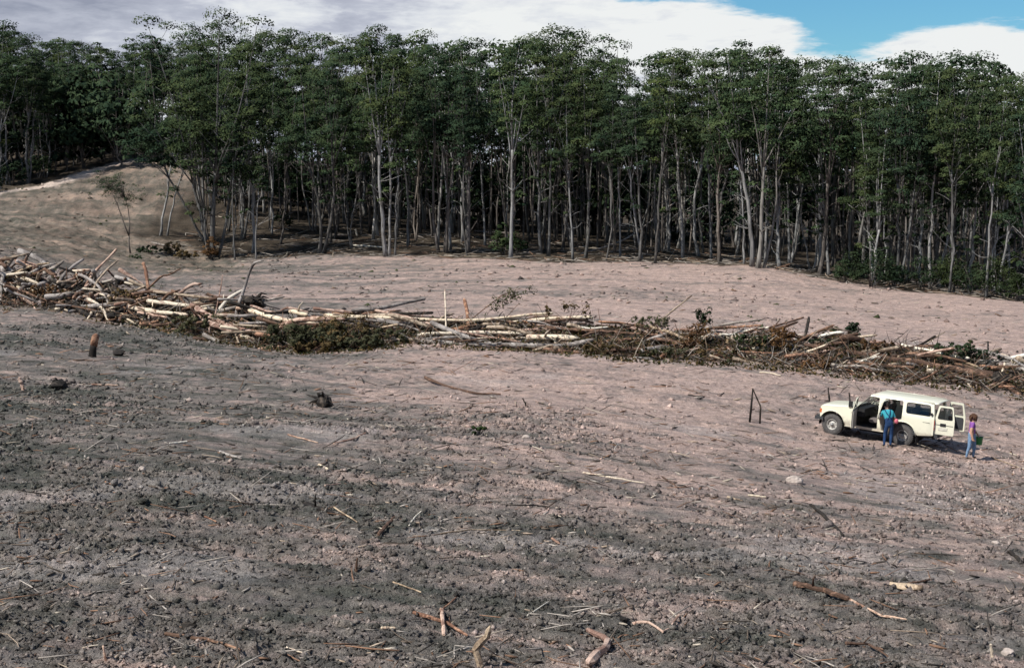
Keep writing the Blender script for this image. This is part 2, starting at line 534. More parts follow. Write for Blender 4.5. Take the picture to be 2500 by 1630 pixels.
def leaf_mat(name, a, b, trans=0.28, hue=None):
    m, t = mat_new(name)
    tc = t.n('ShaderNodeTexCoord'); oi = t.n('ShaderNodeObjectInfo')
    p = t.vm('ADD', tc.outputs['Object'], t.vm('MULTIPLY', oi.outputs['Random'], (37.0, 11.0, 50.0)))
    n = t.noise(p, 0.55, 3.0, 0.6); f = t.noise(p, 6.0, 2.0, 0.6)
    c = t.mix(t.sstep(t.m('ADD', t.m('MULTIPLY', n, 0.6), t.m('MULTIPLY', f, 0.4)), 0.40, 0.62), a, b)
    tone = t.ramp(oi.outputs['Random'], [(0.0, hue[0]), (0.5, (1, 1, 1)), (1.0, hue[1])]) if hue else None
    if tone is not None: c = t.mix(1.0, c, tone, 'MULTIPLY')
    # leaves shade by the swell of their clump, as stored with each face
    na = t.n('ShaderNodeAttribute'); na.attribute_name = 'swell'
    vt = t.n('ShaderNodeVectorTransform', vector_type='NORMAL', convert_from='OBJECT', convert_to='WORLD'); t.put(vt.inputs[0], na.outputs['Vector'])
    d = t.n('ShaderNodeBsdfDiffuse'); t.put(d.inputs['Color'], c); t.put(d.inputs['Normal'], vt.outputs[0])
    tr = t.n('ShaderNodeBsdfTranslucent'); t.put(tr.inputs['Normal'], vt.outputs[0]); t.put(tr.inputs[0], t.mix(1.0, c, (1.1, 1.25, 0.6), 'MULTIPLY'))
    mx = t.n('ShaderNodeMixShader'); mx.inputs[0].default_value = trans
    t.t.links.new(d.outputs[0], mx.inputs[1]); t.t.links.new(tr.outputs[0], mx.inputs[2])
    o = t.n('ShaderNodeOutputMaterial'); t.t.links.new(mx.outputs[0], o.inputs[0])
    return m


M_SOIL = soil_mat()
WOOD = {
    'cream': wood_mat('stripped_cream_wood', (0.34, 0.24, 0.19), (0.62, 0.535, 0.42), 0.42, 2.2),
    'pink': wood_mat('stripped_pink_wood', (0.22, 0.135, 0.105), (0.48, 0.35, 0.285), 0.50, 2.4),
    'grey': wood_mat('weathered_grey_wood', (0.17, 0.15, 0.14), (0.34, 0.31, 0.29), 0.50, 2.0),
    'white': wood_mat('bleached_wood', (0.50, 0.44, 0.37), (0.72, 0.67, 0.58), 0.40, 2.0),
    'brown': wood_mat('brown_bark', (0.10, 0.062, 0.045), (0.27, 0.165, 0.115), 0.58, 2.6),
    'orange': wood_mat('fresh_orange_wood', (0.17, 0.09, 0.06), (0.40, 0.235, 0.155), 0.54, 3.0),
    'dark': wood_mat('charred_wood', (0.025, 0.022, 0.02), (0.10, 0.08, 0.065), 0.62, 4.0),
    'tan': wood_mat('tan_wood', (0.18, 0.135, 0.10), (0.41, 0.33, 0.25), 0.50, 2.5),
}
M_BARK = bark_mat('gum_bark', (0.095, 0.092, 0.088), (0.215, 0.21, 0.20), (0.05, 0.043, 0.037))
M_BARK_PALE = bark_mat('pale_gum_bark', (0.18, 0.178, 0.175), (0.37, 0.365, 0.355), (0.08, 0.07, 0.06))
M_BARK_DARK = bark_mat('dark_gum_bark', (0.085, 0.075, 0.068), (0.20, 0.18, 0.165), (0.04, 0.034, 0.03))
HUE = ((0.74, 0.82, 0.92), (1.18, 1.06, 0.85))
M_LEAF = leaf_mat('gum_leaves', (0.028, 0.047, 0.028), (0.067, 0.090, 0.044), 0.12, HUE)
M_LEAF_LIGHT = leaf_mat('bright_gum_leaves', (0.035, 0.060, 0.031), (0.080, 0.108, 0.050), 0.14, HUE)
M_LEAF_DRY = leaf_mat('dry_leaves', (0.065, 0.050, 0.026), (0.155, 0.110, 0.055), 0.2)
M_LEAF_OLIVE = leaf_mat('wilted_leaves', (0.045, 0.050, 0.030), (0.120, 0.118, 0.070), 0.2)
M_LEAF_RUST = leaf_mat('rust_leaves', (0.085, 0.048, 0.026), (0.185, 0.105, 0.05), 0.2)
M_SHRUB = leaf_mat('shrub_leaves', (0.022, 0.036, 0.021), (0.052, 0.072, 0.036), 0.2, HUE)

# ------------------------------------------------------------------ ground
# soil darkness surveyed at photo points: 0 = pale pinkish subsoil, 1 = dark topsoil
SOILPT = [
    (100, 900, .95), (100, 860, .9), (500, 880, .85), (100, 1000, .95), (400, 950, .85), (700, 900, .65), (820, 960, .55), (600, 1000, .8), (300, 1150, .95), (600, 1100, .8), (900, 930, .2), (1200, 930, .02), (1500, 950, .05),
    (1700, 1000, .05), (1000, 1050, .42), (1300, 1080, .3), (1600, 1120, .15), (1900, 1130, .1), (2300, 1180, .1), (2450, 1250, .25), (1500, 1200, .55),
    (1900, 1280, .5), (2200, 1330, .45), (900, 1200, .85), (500, 1300, .85), (100, 1400, .75), (300, 1550, .6), (700, 1450, .7), (1100, 1400, .75), (1500, 1400, .7),
    (1900, 1450, .7), (2300, 1450, .62), (1200, 1560, .62), (2000, 1590, .65), (2450, 1600, .6), (700, 690, .55), (1000, 680, .4), (1300, 670, .25), (1600, 690, .15),
    (1900, 720, .05), (2300, 780, .0), (2450, 850, .05), (400, 660, .7), (200, 590, .62), (150, 520, .6), (330, 450, .42), (330, 560, .5), (50, 500, .72), (100, 770, .5), (450, 850, .8),
    (2300, 1010, .15), (1750, 930, .2), (300, 830, .85),
]
_sh = hits([(a, b) for a, b, c in SOILPT])
_sa, _sb = _ab(np.array([p.x for p in _sh]), np.array([p.y for p in _sh]))
_sv = np.array([c for _, _, c in SOILPT])
EDGE = [at(*e) for e in [(-100, 500, 185), (200, 428, 207), (330, 400, 214), (400, 500, 180), (430, 604, 158), (520, 630, 150), (800, 627, 147), (1250, 634, 143), (1600, 646, 138), (1850, 657, 133), (2050, 693, 127), (2300, 717, 122), (2500, 737, 117), (2900, 772, 110)]]
_EX = np.array([e.x for e in EDGE[4:]]); _EY = np.array([e.y for e in EDGE[4:]])
TRACK = [at(*e) for e in [(-60, 470, 194), (60, 452, 200), (150, 432, 206), (220, 406, 215), (300, 388, 221), (380, 378, 226), (470, 372, 232)]]


def soil_color(x, y):
    a, b = _ab(x, y); n = len(a); v = np.empty(n)
    for s in range(0, n, 40000):
        d2 = (a[s:s + 40000, None] - _sa) ** 2 + (b[s:s + 40000, None] - _sb) ** 2
        w = np.exp(-d2 / 0.022) + 1e-9 / (d2 + .01)
        v[s:s + 40000] = (w @ _sv) / w.sum(1)
    r = rough(x, y)
    al = x * 0.91 - y * 0.41; ac = x * 0.41 + y * 0.91
    streak = fbm(al * 0.16, ac * 1.1, 71, 3); patch = fbm(x * 0.25, y * 0.25, 77, 3); spot = fbm(x * 1.2, y * 1.2, 79, 3)
    farst = fbm(x * 0.07, y * 0.55, 73, 3)
    far = sstep(y, 88, 100)
    v = v + (1 - far) * (0.50 * streak + 0.40 * fbm(al * 0.3, ac * 3.6, 75, 2)) + far * 0.60 * farst + 0.20 * patch + 0.46 * spot + 0.34 * fbm(x * 3.1, y * 3.1, 81, 2) + 0.18 * (r - 0.5)
    v = np.clip(v, 0, 1.15)[:, None]
    pale = np.array((0.425, 0.318, 0.276)); mid = np.array((0.198, 0.173, 0.156)); dark = np.array((0.095, 0.094, 0.082))
    c = np.where(v < 0.6, pale + (mid - pale) * (v / 0.6), mid + (dark - mid) * ((v - 0.6) / 0.5))
    # left hillside soil is browner
    hst = fbm((x * .8 - y * .6) * 0.10, (x * .6 + y * .8) * 0.34, 47, 3) + .6 * fbm(x * .5, y * .4, 49, 3)
    hill = (sstep(y, 118, 140) * sstep(-(x / np.maximum(y, 1)), 0.17, 0.215))[:, None]
    c = c * (1 - hill) + hill * c * np.clip(1 + .42 * hst, .5, 1.6)[:, None] * np.array((0.70, 0.70, 0.63))
    # pale clay turned up in blotches
    cl = sstep(fbm(x * 0.16 + 3, y * 0.22, 91, 3), 0.24, 0.40) * (1 - far) * 0.35
    c = c * (1 - cl[:, None]) + cl[:, None] * np.array((0.40, 0.36, 0.34))
    # graded track on the hillside
    dmin = np.full(n, 1e9)
    for p, q in zip(TRACK[:-1], TRACK[1:]):
        ex, ey = q.x - p.x, q.y - p.y; L2 = ex * ex + ey * ey
        t = np.clip(((x - p.x) * ex + (y - p.y) * ey) / L2, 0, 1)
        dmin = np.minimum(dmin, np.hypot(x - p.x - t * ex, (y - p.y - t * ey)))
    tk = (1 - sstep(dmin + 1.6 * fbm(x * 0.3, y * 0.3, 95, 2), 1.4, 3.2))[:, None]
    c = c * (1 - tk) + tk * np.array((0.50, 0.41, 0.35))
    # bark and humus under the windrow, darkened to paint the shaded gaps too
    mo = np.clip(h_mound(x, y) * 2.2 - .15, 0, 1)[:, None]
    c = c * (1 - mo) + mo * np.array((0.055, 0.044, 0.036)) * (1 + 1.2 * fbm(x * 1.5, y * 1.5, 93, 3))[:, None]
    # litter under the trees
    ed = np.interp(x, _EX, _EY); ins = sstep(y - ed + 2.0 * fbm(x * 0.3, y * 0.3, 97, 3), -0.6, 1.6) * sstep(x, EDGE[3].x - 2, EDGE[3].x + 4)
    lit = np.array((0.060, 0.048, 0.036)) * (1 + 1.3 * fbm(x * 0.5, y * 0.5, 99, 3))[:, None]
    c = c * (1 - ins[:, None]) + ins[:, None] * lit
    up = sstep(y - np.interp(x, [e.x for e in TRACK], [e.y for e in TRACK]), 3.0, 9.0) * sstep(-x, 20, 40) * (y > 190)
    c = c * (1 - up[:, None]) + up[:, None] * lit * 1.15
    return np.clip(c, 0.01, 0.8)


def make_ground():
    rows = np.concatenate([np.linspace(-14, 10, 20, endpoint=False), np.exp(np.linspace(math.log(18), math.log(168), 760, endpoint=False)) - 8, np.exp(np.linspace(math.log(180), math.log(440), 90, endpoint=False)) - 20, np.geomspace(420, 6000, 24)])
    u = np.concatenate([np.linspace(-0.62, -0.36, 36, endpoint=False), np.linspace(-0.36, 0.36, 520, endpoint=False), np.linspace(0.36, 0.62, 36)])
    Yg, Ug = np.meshgrid(rows, u, indexing='ij')
    Xg = Ug * (Yg + 20); x = Xg.ravel(); y = Yg.ravel()
    z = h_full(x, y)
    z = np.where(y > 430, z - (y - 430) * 0.004, z)
    V = np.stack([x, y, z], 1); nr, nc = len(rows), len(u)
    i = np.arange(nr - 1)[:, None] * nc + np.arange(nc - 1)[None]
    Fc = np.stack([i, i + 1, i + nc + 1, i + nc], -1).reshape(-1, 4)
    me = np_mesh('ground', V, Fc)
    ca = me.attributes.new('soil', 'FLOAT_COLOR', 'POINT')
    c = np.ones((len(x), 4), dtype=np.float32); c[:, :3] = soil_color(x, y)
    ca.data.foreach_set('color', c.ravel())
    o = link('ground', me, M_SOIL, smooth=True)
    tag(o, 'bulldozed bare earth of the clearing, pinkish grey and churned', kind='structure')


make_ground()


def scatter_pts(n, y0, y1, seed, dens):
    """random points of the land, denser near the viewer as they show larger, thinned by dens(x, y)"""
    rng = np.random.default_rng(seed)
    y = np.exp(rng.uniform(math.log(y0), math.log(y1), n * 4)); x = rng.uniform(-0.47, 0.47, n * 4) * (y + 4)
    k = rng.uniform(0, 1, n * 4) < dens(x, y)
    return x[k][:n], y[k][:n]


def ico():
    g = (1 + 5 ** .5) / 2
    V = np.array([(-1, g, 0), (1, g, 0), (-1, -g, 0), (1, -g, 0), (0, -1, g), (0, 1, g), (0, -1, -g), (0, 1, -g), (g, 0, -1), (g, 0, 1), (-g, 0, -1), (-g, 0, 1)]) / math.sqrt(1 + g * g)
    Fc = np.array([(0, 11, 5), (0, 5, 1), (0, 1, 7), (0, 7, 10), (0, 10, 11), (1, 5, 9), (5, 11, 4), (11, 10, 2), (10, 7, 6), (7, 1, 8), (3, 9, 4), (3, 4, 2), (3, 2, 6), (3, 6, 8), (3, 8, 9), (4, 9, 5), (2, 4, 11), (6, 2, 10), (8, 6, 7), (9, 8, 1)])
    return V, Fc


OCT = (np.array([(1, 0, 0), (-.5, .87, 0), (-.5, -.87, 0), (.1, .1, 1), (-.1, 0, -1.)]), np.array([(0, 1, 3), (1, 2, 3), (2, 0, 3), (1, 0, 4), (2, 1, 4), (0, 2, 4)]))


def lumps(name, x, y, size, seed, sink=0.25, flat=0.65, shape=None):
    rng = np.random.default_rng(seed); V0, F0 = shape or ico(); n = len(x); nv = len(V0)
    s = size[:, None] * np.stack([rng.uniform(.6, 1.5, n), rng.uniform(.6, 1.5, n), rng.uniform(.4, 1.1, n) * flat * 1.4], 1)
    V = V0[None] * (1 + rng.uniform(-.5, .5, (n, nv, 1))) * s[:, None, :]
    a = rng.uniform(0, 6.283, n); ca, sa = np.cos(a)[:, None], np.sin(a)[:, None]
    V = np.stack([V[..., 0] * ca - V[..., 1] * sa, V[..., 0] * sa + V[..., 1] * ca, V[..., 2]], -1)
    z = h_full(x, y) + s[:, 2] * (1 - 2 * sink) * 0.5
    V = V + np.stack([x, y, z], 1)[:, None]
    Fc = (F0[None] + (np.arange(n) * nv)[:, None, None]).reshape(-1, 3)
    return np_mesh(name, V.reshape(-1, 3), Fc), n


def color_attr(me, cols, per):
    ca = me.attributes.new('soil', 'FLOAT_COLOR', 'POINT')
    c = np.ones((len(cols) * per, 4), dtype=np.float32); c[:, :3] = np.repeat(cols, per, axis=0)
    ca.data.foreach_set('color', c.ravel())


def make_clods():
    x, y = scatter_pts(11000, 13, 75, 5, lambda x, y: np.clip(rough(x, y) * 1.4 - 0.3, 0.03, 1) * (1 - 0.8 * sstep(y, 55, 66)))
    rng = np.random.default_rng(8)
    size = 0.022 + 0.06 * rng.power(0.35, len(x)) * rng.uniform(0, 1, len(x)); big = rng.uniform(0, 1, len(x)) < 0.008
    size = np.where(big, rng.uniform(.07, .14, len(x)), size) * np.interp(y, [13, 30, 60], [0.75, 1.0, 1.3])
    me, n = lumps('soil_clods', x, y, size, 6, .38)
    c = soil_color(x, y) * rng.uniform(0.75, 1.3, (n, 1)); pal = rng.uniform(0, 1, n) < 0.02
    c[pal] = np.array((0.42, 0.37, 0.34)) * rng.uniform(.7, 1.1, (pal.sum(), 1))
    color_attr(me, c, 12)
    x, y = scatter_pts(62000, 13.5, 82, 51, lambda x, y: np.clip(rough(x, y) * 1.5 - 0.2, 0.08, 1) * (1 - 0.7 * sstep(y, 45, 60) * sstep(x / y, -.2, -.05)))
    size = (0.016 + 0.042 * rng.uniform(0, 1, len(x)) ** 2) * np.interp(y, [13, 25, 60], [0.8, 1.1, 2.0])
    me2, n2 = lumps('soil_crumbs', x, y, size, 61, .3, .8, OCT)
    c = soil_color(x, y) * (0.55 + 1.35 * rng.uniform(0, 1, (n2, 1)) ** 1.6); color_attr(me2, c, 5)
    # lumps, sods and bits of stump left on the field beyond and on the hillside
    x, y = scatter_pts(2700, 84, 230, 52, lambda x, y: np.where(y < np.interp(x, _EX, _EY) - 1, 1.0, np.where((x < EDGE[3].x - 1) & (y < 205), 1.0, 0.0)) * np.clip(.5 + 1.6 * fbm(x * .12, y * .12, 63, 2), .08, 1))
    size = (0.05 + 0.22 * rng.uniform(0, 1, len(x)) ** 3) * np.interp(y, [84, 150, 220], [0.8, 1.1, 1.6])
    me3, n3 = lumps('field_sods', x, y, size, 64, .3, .6, OCT)
    c = soil_color(x, y) * rng.uniform(0.35, 1.25, (n3, 1)); gr = rng.uniform(0, 1, n3) < .12
    c[gr] = np.array((0.07, 0.085, 0.04)) * rng.uniform(.7, 1.3, (gr.sum(), 1)); color_attr(me3, c, 5)
    tag(link('field_sods', me3, M_SOIL), 'sods and lumps of earth left on the field and hillside', kind='stuff')
    tag(link('soil_crumbs', me2, M_SOIL), 'fine crumbs of soil over the churned ground', kind='stuff')
    tag(link('soil_clods', me, M_SOIL), 'loose clods and crumbs of grey soil over the torn ground', kind='stuff')


make_clods()


def prisms(name, x, y, L, R, seed, tilt=0.12, zoff=0.4):
    """many short four-sided splinters lying on the land"""
    rng = np.random.default_rng(seed); n = len(x)
    a = rng.uniform(0, 6.283, n); tl = rng.normal(0, tilt, n)
    d = np.stack([np.cos(a) * np.cos(tl), np.sin(a) * np.cos(tl), np.sin(tl)], 1)
    s = np.stack([-np.sin(a), np.cos(a), np.zeros(n)], 1); up = np.cross(d, s)
    c = np.stack([x, y, h_full(x, y) + R * zoff + np.abs(np.sin(tl)) * L * 0.4], 1)
    bend = rng.normal(0, 0.04, (n, 1)) * L[:, None] * s
    V = []
    for k, (t, w) in enumerate(((-.5, .7), (0.0, 1.0), (.5, .45))):
        base = c + d * (L * t)[:, None] + (bend if k == 1 else 0)
        rr = (R * w)[:, None]
        V += [base + s * rr, base + up * rr * .8, base - s * rr, base - up * rr * .8]
    V = np.stack(V, 1)
    q = []
    for k in (0, 4):
        for i in range(4):
            q.append((k + i, k + (i + 1) % 4, k + 4 + (i + 1) % 4, k + 4 + i))
    q.append((3, 2, 1, 0)); q.append((8, 9, 10, 11))
    Fc = (np.array(q)[None] + (np.arange(n) * 12)[:, None, None]).reshape(-1, 4)
    return np_mesh(name, V.reshape(-1, 3), Fc), n


def chip_mat():
    m, t = mat_new('splintered_wood')
    a = t.n('ShaderNodeAttribute'); a.attribute_name = 'soil'
    g = t.n('ShaderNodeNewGeometry'); f = t.noise(g.outputs['Position'], 30.0, 3.0)
    finish(t, t.mix(1.0, a.outputs[0], t.ramp(f, [(0.3, 0.7), (0.7, 1.25)]), 'MULTIPLY'), 0.85, 0.12)
    return m


M_CHIP = chip_mat()
CHIPCOL = np.array([(0.36, 0.29, 0.22), (0.32, 0.25, 0.19), (0.36, 0.32, 0.28), (0.20, 0.12, 0.08), (0.05, 0.042, 0.036), (0.46, 0.40, 0.32), (0.29, 0.17, 0.11), (0.12, 0.095, 0.075)])


def make_litter():
    rng = np.random.default_rng(12)
    wy = lambda x, y: np.clip(0.55 + 1.3 * fbm(x * 0.3, y * 0.3, 61, 2), 0.08, 1) * np.where(y > 90, 0.6, 1)
    x, y = scatter_pts(6200, 13, 150, 15, wy); n = len(x)
    L = rng.uniform(.08, .30, n) * np.interp(y, [13, 30, 70, 140], [.7, 1.0, 1.5, 2.4]); R = L * rng.uniform(.05, .13, n)
    me, n = prisms('wood_chips', x, y, L, R, 13)
    ci = rng.choice(8, n, p=[.06, .08, .16, .19, .24, .05, .04, .18]); color_attr(me, CHIPCOL[ci] * rng.uniform(.7, 1.15, (n, 1)), 12)
    tag(link('wood_chips', me, M_CHIP), 'wood chips and bark splinters strewn over the soil', kind='stuff')
    x, y = scatter_pts(2000, 13, 85, 16, wy); n = len(x)
    L = rng.uniform(.35, 1.0, n) * np.interp(y, [13, 30, 80], [.65, 1.0, 1.5]); R = rng.uniform(.008, .02, n) * np.interp(y, [13, 40, 80], [.8, 1.1, 1.5])
    me, n = prisms('twigs', x, y, L, R, 17, 0.16, 0.6)
    ci = rng.choice(8, n, p=[.03, .03, .22, .24, .22, .03, .02, .21]); color_attr(me, CHIPCOL[ci] * rng.uniform(.7, 1.15, (n, 1)), 12)
    tag(link('twigs', me, M_CHIP), 'thin twigs scattered over the churned soil', kind='stuff')


make_litter()

# ------------------------------------------------------------------ trees
def bez(p0, p1, p2, n):
    t = np.linspace(0, 1, n)[:, None]
    return (1 - t) ** 2 * np.asarray(p0) + 2 * t * (1 - t) * np.asarray(p1) + t * t * np.asarray(p2)


def leaf_mesh(name, V, N):
    me = np_mesh(name, V, np.arange(len(V)).reshape(-1, 4))
    a = me.attributes.new('swell', 'FLOAT_VECTOR', 'POINT'); a.data.foreach_set('vector', np.asarray(N, np.float32).ravel())
    return me


def swell_of(me):
    n = np.empty(len(me.vertices) * 3, np.float32); me.attributes['swell'].data.foreach_get('vector', n)
    return n.reshape(-1, 3)


class Tree:
    """wood = tapered tubes, leaves = small faces gathered in domed clumps"""
    def __init__(self, seed):
        self.rng = np.random.default_rng(seed); self.mb = MB(); self.lv = []; self.ln = []
    def limb(self, pts, r0, r1, sides=6):
        n = len(pts); rr = np.linspace(0, 1, n) ** 0.85
        self.mb.tube([tuple(p) for p in pts], list(r0 + (r1 - r0) * rr), sides, cap=True)
    def clump(self, c, r, n, size=0.26, flat=0.58, low=0.07):
        g = self.rng
        d = g.normal(size=(n, 3)); d /= np.linalg.norm(d, axis=1)[:, None]
        neg = (d[:, 2] < 0) & (g.uniform(size=n) > low); d[neg, 2] *= -1
        lump = 1 + 0.25 * np.sin(d[:, 0] * 5 + c[0] * 3) * np.cos(d[:, 1] * 5 + c[1] * 3)
        p = np.asarray(c) + d * np.array((r, r, r * flat)) * (g.uniform(0.45, 1.0, n) ** 0.5 * lump)[:, None]
        nn = d * np.array((1, 1, 1.2)) + 0.34 * g.normal(size=(n, 3)); nn /= np.linalg.norm(nn, axis=1)[:, None]
        sw = d * np.array((1, 1, 1.15)) + np.array((0, 0, .12)) + 0.22 * g.normal(size=(n, 3))
        self.leaves(p, nn, size, sw)
    def leaves(self, p, nn, size, sw=None):
        sw = nn if sw is None else sw
        self.ln.append(np.repeat(sw / np.linalg.norm(sw, axis=1)[:, None], 4, 0))
        g = self.rng; n = len(p)
        t = np.cross(nn, g.normal(size=(n, 3))); t /= np.linalg.norm(t, axis=1)[:, None]
        b = np.cross(nn, t)
        L = (size * g.uniform(0.6, 1.3, n))[:, None]; W = L * g.uniform(0.42, 0.78, n)[:, None]
        droop = nn * L * 0.18
        self.lv.append(np.stack([p - t * L * .5 - droop, p + b * W * .5, p + t * L * .5 - droop, p - b * W * .5], 1))
    def leader(self, p0, p1, r0, H, spread, nleaf, csize, side=5, lsize=0.255):
        g = self.rng; p0 = np.asarray(p0, float); p1 = np.asarray(p1, float)
        mid = p0 + (p1 - p0) * 0.5 + np.array((g.normal(0, .35), g.normal(0, .35), 0)) * spread * .5 - np.array((p1[0] - p0[0], p1[1] - p0[1], 0)) * 0.12
        path = bez(p0, mid, p1, 7)
        self.limb(path, r0, r0 * 0.22, 6)
        self.clump(p1, csize * g.uniform(.9, 1.2), int(nleaf * 1.15), lsize)
        a0 = g.uniform(0, 6.28)
        for k in range(side):
            f = 0.30 + 0.66 * (k + g.uniform(0, .8)) / side
            q = path[min(int(f * 6), 5)] * (1 - (f * 6) % 1) + path[min(int(f * 6) + 1, 6)] * ((f * 6) % 1)
            a = a0 + k * 2.4 + g.normal(0, .3)
            ln = spread * g.uniform(.45, 1.0) * (1.15 - 0.5 * f)
            e = q + np.array((math.cos(a) * ln, math.sin(a) * ln, ln * g.uniform(.25, .9)))
            self.limb(bez(q, q + (e - q) * .5 + np.array((0, 0, -.15 * ln)), e, 4), r0 * (.42 - .2 * f), 0.018, 4)
            self.clump(e, csize * g.uniform(.65, 1.1), int(nleaf * g.uniform(.7, 1.1)), lsize)
            if g.uniform() < 0.22:
                e2 = q + (e - q) * .55 + np.array((g.normal(0, .5), g.normal(0, .5), g.uniform(.1, .7)))
                self.clump(e2, csize * g.uniform(.45, .75), int(nleaf * .5), lsize)
    def stem(self, base, H, r0, cs, cw, lean=(0, 0), bow=0.5, nl=3, nleaf=70, csize=1.0, side=5, dead=2, lsize=0.255, kink=0.0):
        """one trunk with its crown; cs = where the crown starts, cw = crown half width, as shares of H"""
        g = self.rng; base = np.asarray(base, float)
        zc = H * cs; top = base + np.array((lean[0], lean[1], H)); fk = base + np.array((lean[0] * cs, lean[1] * cs, zc))
        midp = base + (fk - base) * .5 + np.array((g.normal(0, bow), g.normal(0, bow), 0))
        path = bez(base, midp, fk, 9)
        path[2:-1, :2] += g.normal(0, 0.05 + kink, (6, 2))
        rr = np.linspace(1, .62, 9) * r0; rr[0] *= 1.5; rr[1] *= 1.08
        self.mb.tube([tuple(p) for p in path], list(rr), 8, cap=True)
        R = H * cw; a0 = g.uniform(0, 6.28)
        for k in range(nl):
            a = a0 + k * 6.283 / nl + g.normal(0, .3)
            rad = R * (g.uniform(.45, 1.15) if k else g.uniform(0, .4))
            e = top + np.array((math.cos(a) * rad, math.sin(a) * rad, -H * (1 - cs) * (g.uniform(.05, .80) if k else 0.0)))
            self.leader(fk if k < 2 else path[7], e, r0 * (.55 if k == 0 else .42), H, R * .75, nleaf, csize, side, lsize)
        for k in range(int(g.integers(1, 5)) if nl > 2 else 0):      # tufts low on the stem
            q = path[int(g.integers(4, 9))]; a = g.uniform(0, 6.28); e = q + np.array((math.cos(a), math.sin(a), g.uniform(.2, 1.0))) * g.uniform(.5, 1.5)
            self.limb(bez(q, (q + e) / 2, e, 3), .03, .012, 4); self.clump(e, csize * g.uniform(.35, .65), int(nleaf * .4), lsize)
        for k in range(dead):
            f = g.uniform(.35, .95); q = path[int(f * 8)]; a = g.uniform(0, 6.28); ln = g.uniform(.8, 2.6)
            e = q + np.array((math.cos(a) * ln, math.sin(a) * ln, ln * g.uniform(.2, 1.0)))
            self.limb(bez(q, q + (e - q) * .5 + np.array((0, 0, g.normal(0, .2) * ln)), e, 5), r0 * g.uniform(.2, .35), .02, 4)
        return path
    def meshes(self, name):
        w = self.mb.mesh(name + '_trunk')
        w.polygons.foreach_set('use_smooth', np.ones(len(w.polygons), dtype=bool))
        if self.lv:
            l = leaf_mesh(name + '_crown', np.concatenate(self.lv).reshape(-1, 3), np.concatenate(self.ln))
        else: l = None
        return w, l


SKYLINE = [(-300, 60), (0, 62), (40, 75), (100, 98), (300, 108), (350, 75), (400, 45), (520, 32), (570, 60), (620, 82), (700, 88), (820, 88), (900, 100), (1000, 92), (1060, 92), (1110, 112), (1200, 108), (1260, 100), (1345, 74), (1400, 100), (1450, 122), (1530, 115), (1610, 132), (1720, 132), (1800, 132), (1885, 116), (1960, 140), (2060, 148), (2130, 150), (2195, 140), (2250, 165), (2300, 140), (2370, 138), (2440, 175), (2500, 190), (2900, 200)]
SKX = [s[0] for s in SKYLINE]; SKY_ = [s[1] for s in SKYLINE]


def pix_of(x, y):
    """photo x of a point on the land (the pitch is small enough to leave out here)"""
    return PCX + F * x / (y * math.cos(TH))


def place_tree(name, w, l, loc, rz, s, barkm, leafm, label, group=None, sz=None):
    t = empty(name, loc); t.rotation_euler = (0, 0, rz); t.scale = (s, s, sz or s)
    a = bpy.data.objects.new('trunk', w); COL.objects.link(a); a.parent = t
    if l is not None:
        b = bpy.data.objects.new('crown', l); COL.objects.link(b); b.parent = t
    tag(t, label, 'tree', group)
    return t


# --- kinds of slender gum that fill the forest, each built once at 20 m; three bark/leaf versions
GEN = []
for k in range(14):
    t = Tree(100 + k); g = t.rng
    r0 = g.uniform(.10, .18); cs = g.uniform(.32, .62); cw = g.uniform(.07, .125)
    two = k % 5 == 3
    t.stem((0, 0, -.3), 20.0, r0, cs, cw, (g.normal(0, .9), g.normal(0, .9)), .4, 4 if k % 2 else 5, 165, (1.15, 1.35, 1.5)[k % 3], 4, 5, 0.225, .03)
    if two:
        a = g.uniform(0, 6.28)
        t.stem((math.cos(a) * .25, math.sin(a) * .25, -.3), 17.5, r0 * .8, .55, .08, (math.cos(a) * 2.2, math.sin(a) * 2.2), .4, 3, 115, 1.15, 5, 2, 0.245)
    w, l = t.meshes('forest_gum')
    bm_ = [M_BARK, M_BARK_PALE, M_BARK_PALE, M_BARK_DARK][k % 4]; lm = [M_LEAF, M_LEAF_LIGHT, M_LEAF][k % 3]
    w.materials.append(bm_); l.materials.append(lm)
    GEN.append((w, l))


def front_tree(seed, px, py, top, label, stems, bark=M_BARK, leaf=M_LEAF, group=None, name='eucalyptus_tree', Y=None, **kw):
    """a tree told apart at the forest edge; stems = list of dicts"""
    p = hits([(px, py)])[0] if Y is None else at(px, py, Y)
    p.z = float(h_base(np.array([p.x]), np.array([p.y]))[0])
    H = (at(px, top, p.y).z - p.z)
    t = Tree(seed)
    for s in stems:
        q = dict(r0=.2, cs=.5, cw=.13); q.update(s)
        q['cs'] *= .86; q['nl'] = q.get('nl', 3) + 1; q['nleaf'] = int(q.get('nleaf', 70) * 1.25); q['csize'] = q.get('csize', 1.0) * 1.35; q['side'] = max(3, q.get('side', 5) - 1); q['nleaf'] = int(q['nleaf'] * 1.2)
        hh = q.pop('h', 1.0) * H; b = q.pop('b', (0, 0))
        t.stem((b[0], b[1], -.3), hh, **q)
    w, l = t.meshes(name)
    w.materials.append(bark); l.materials.append(leaf)
    tr = place_tree(name, w, l, p, 0, 1, bark, leaf, label, group)
    for extra in kw.get('extra', ()): extra(tr, p)
    return tr, p


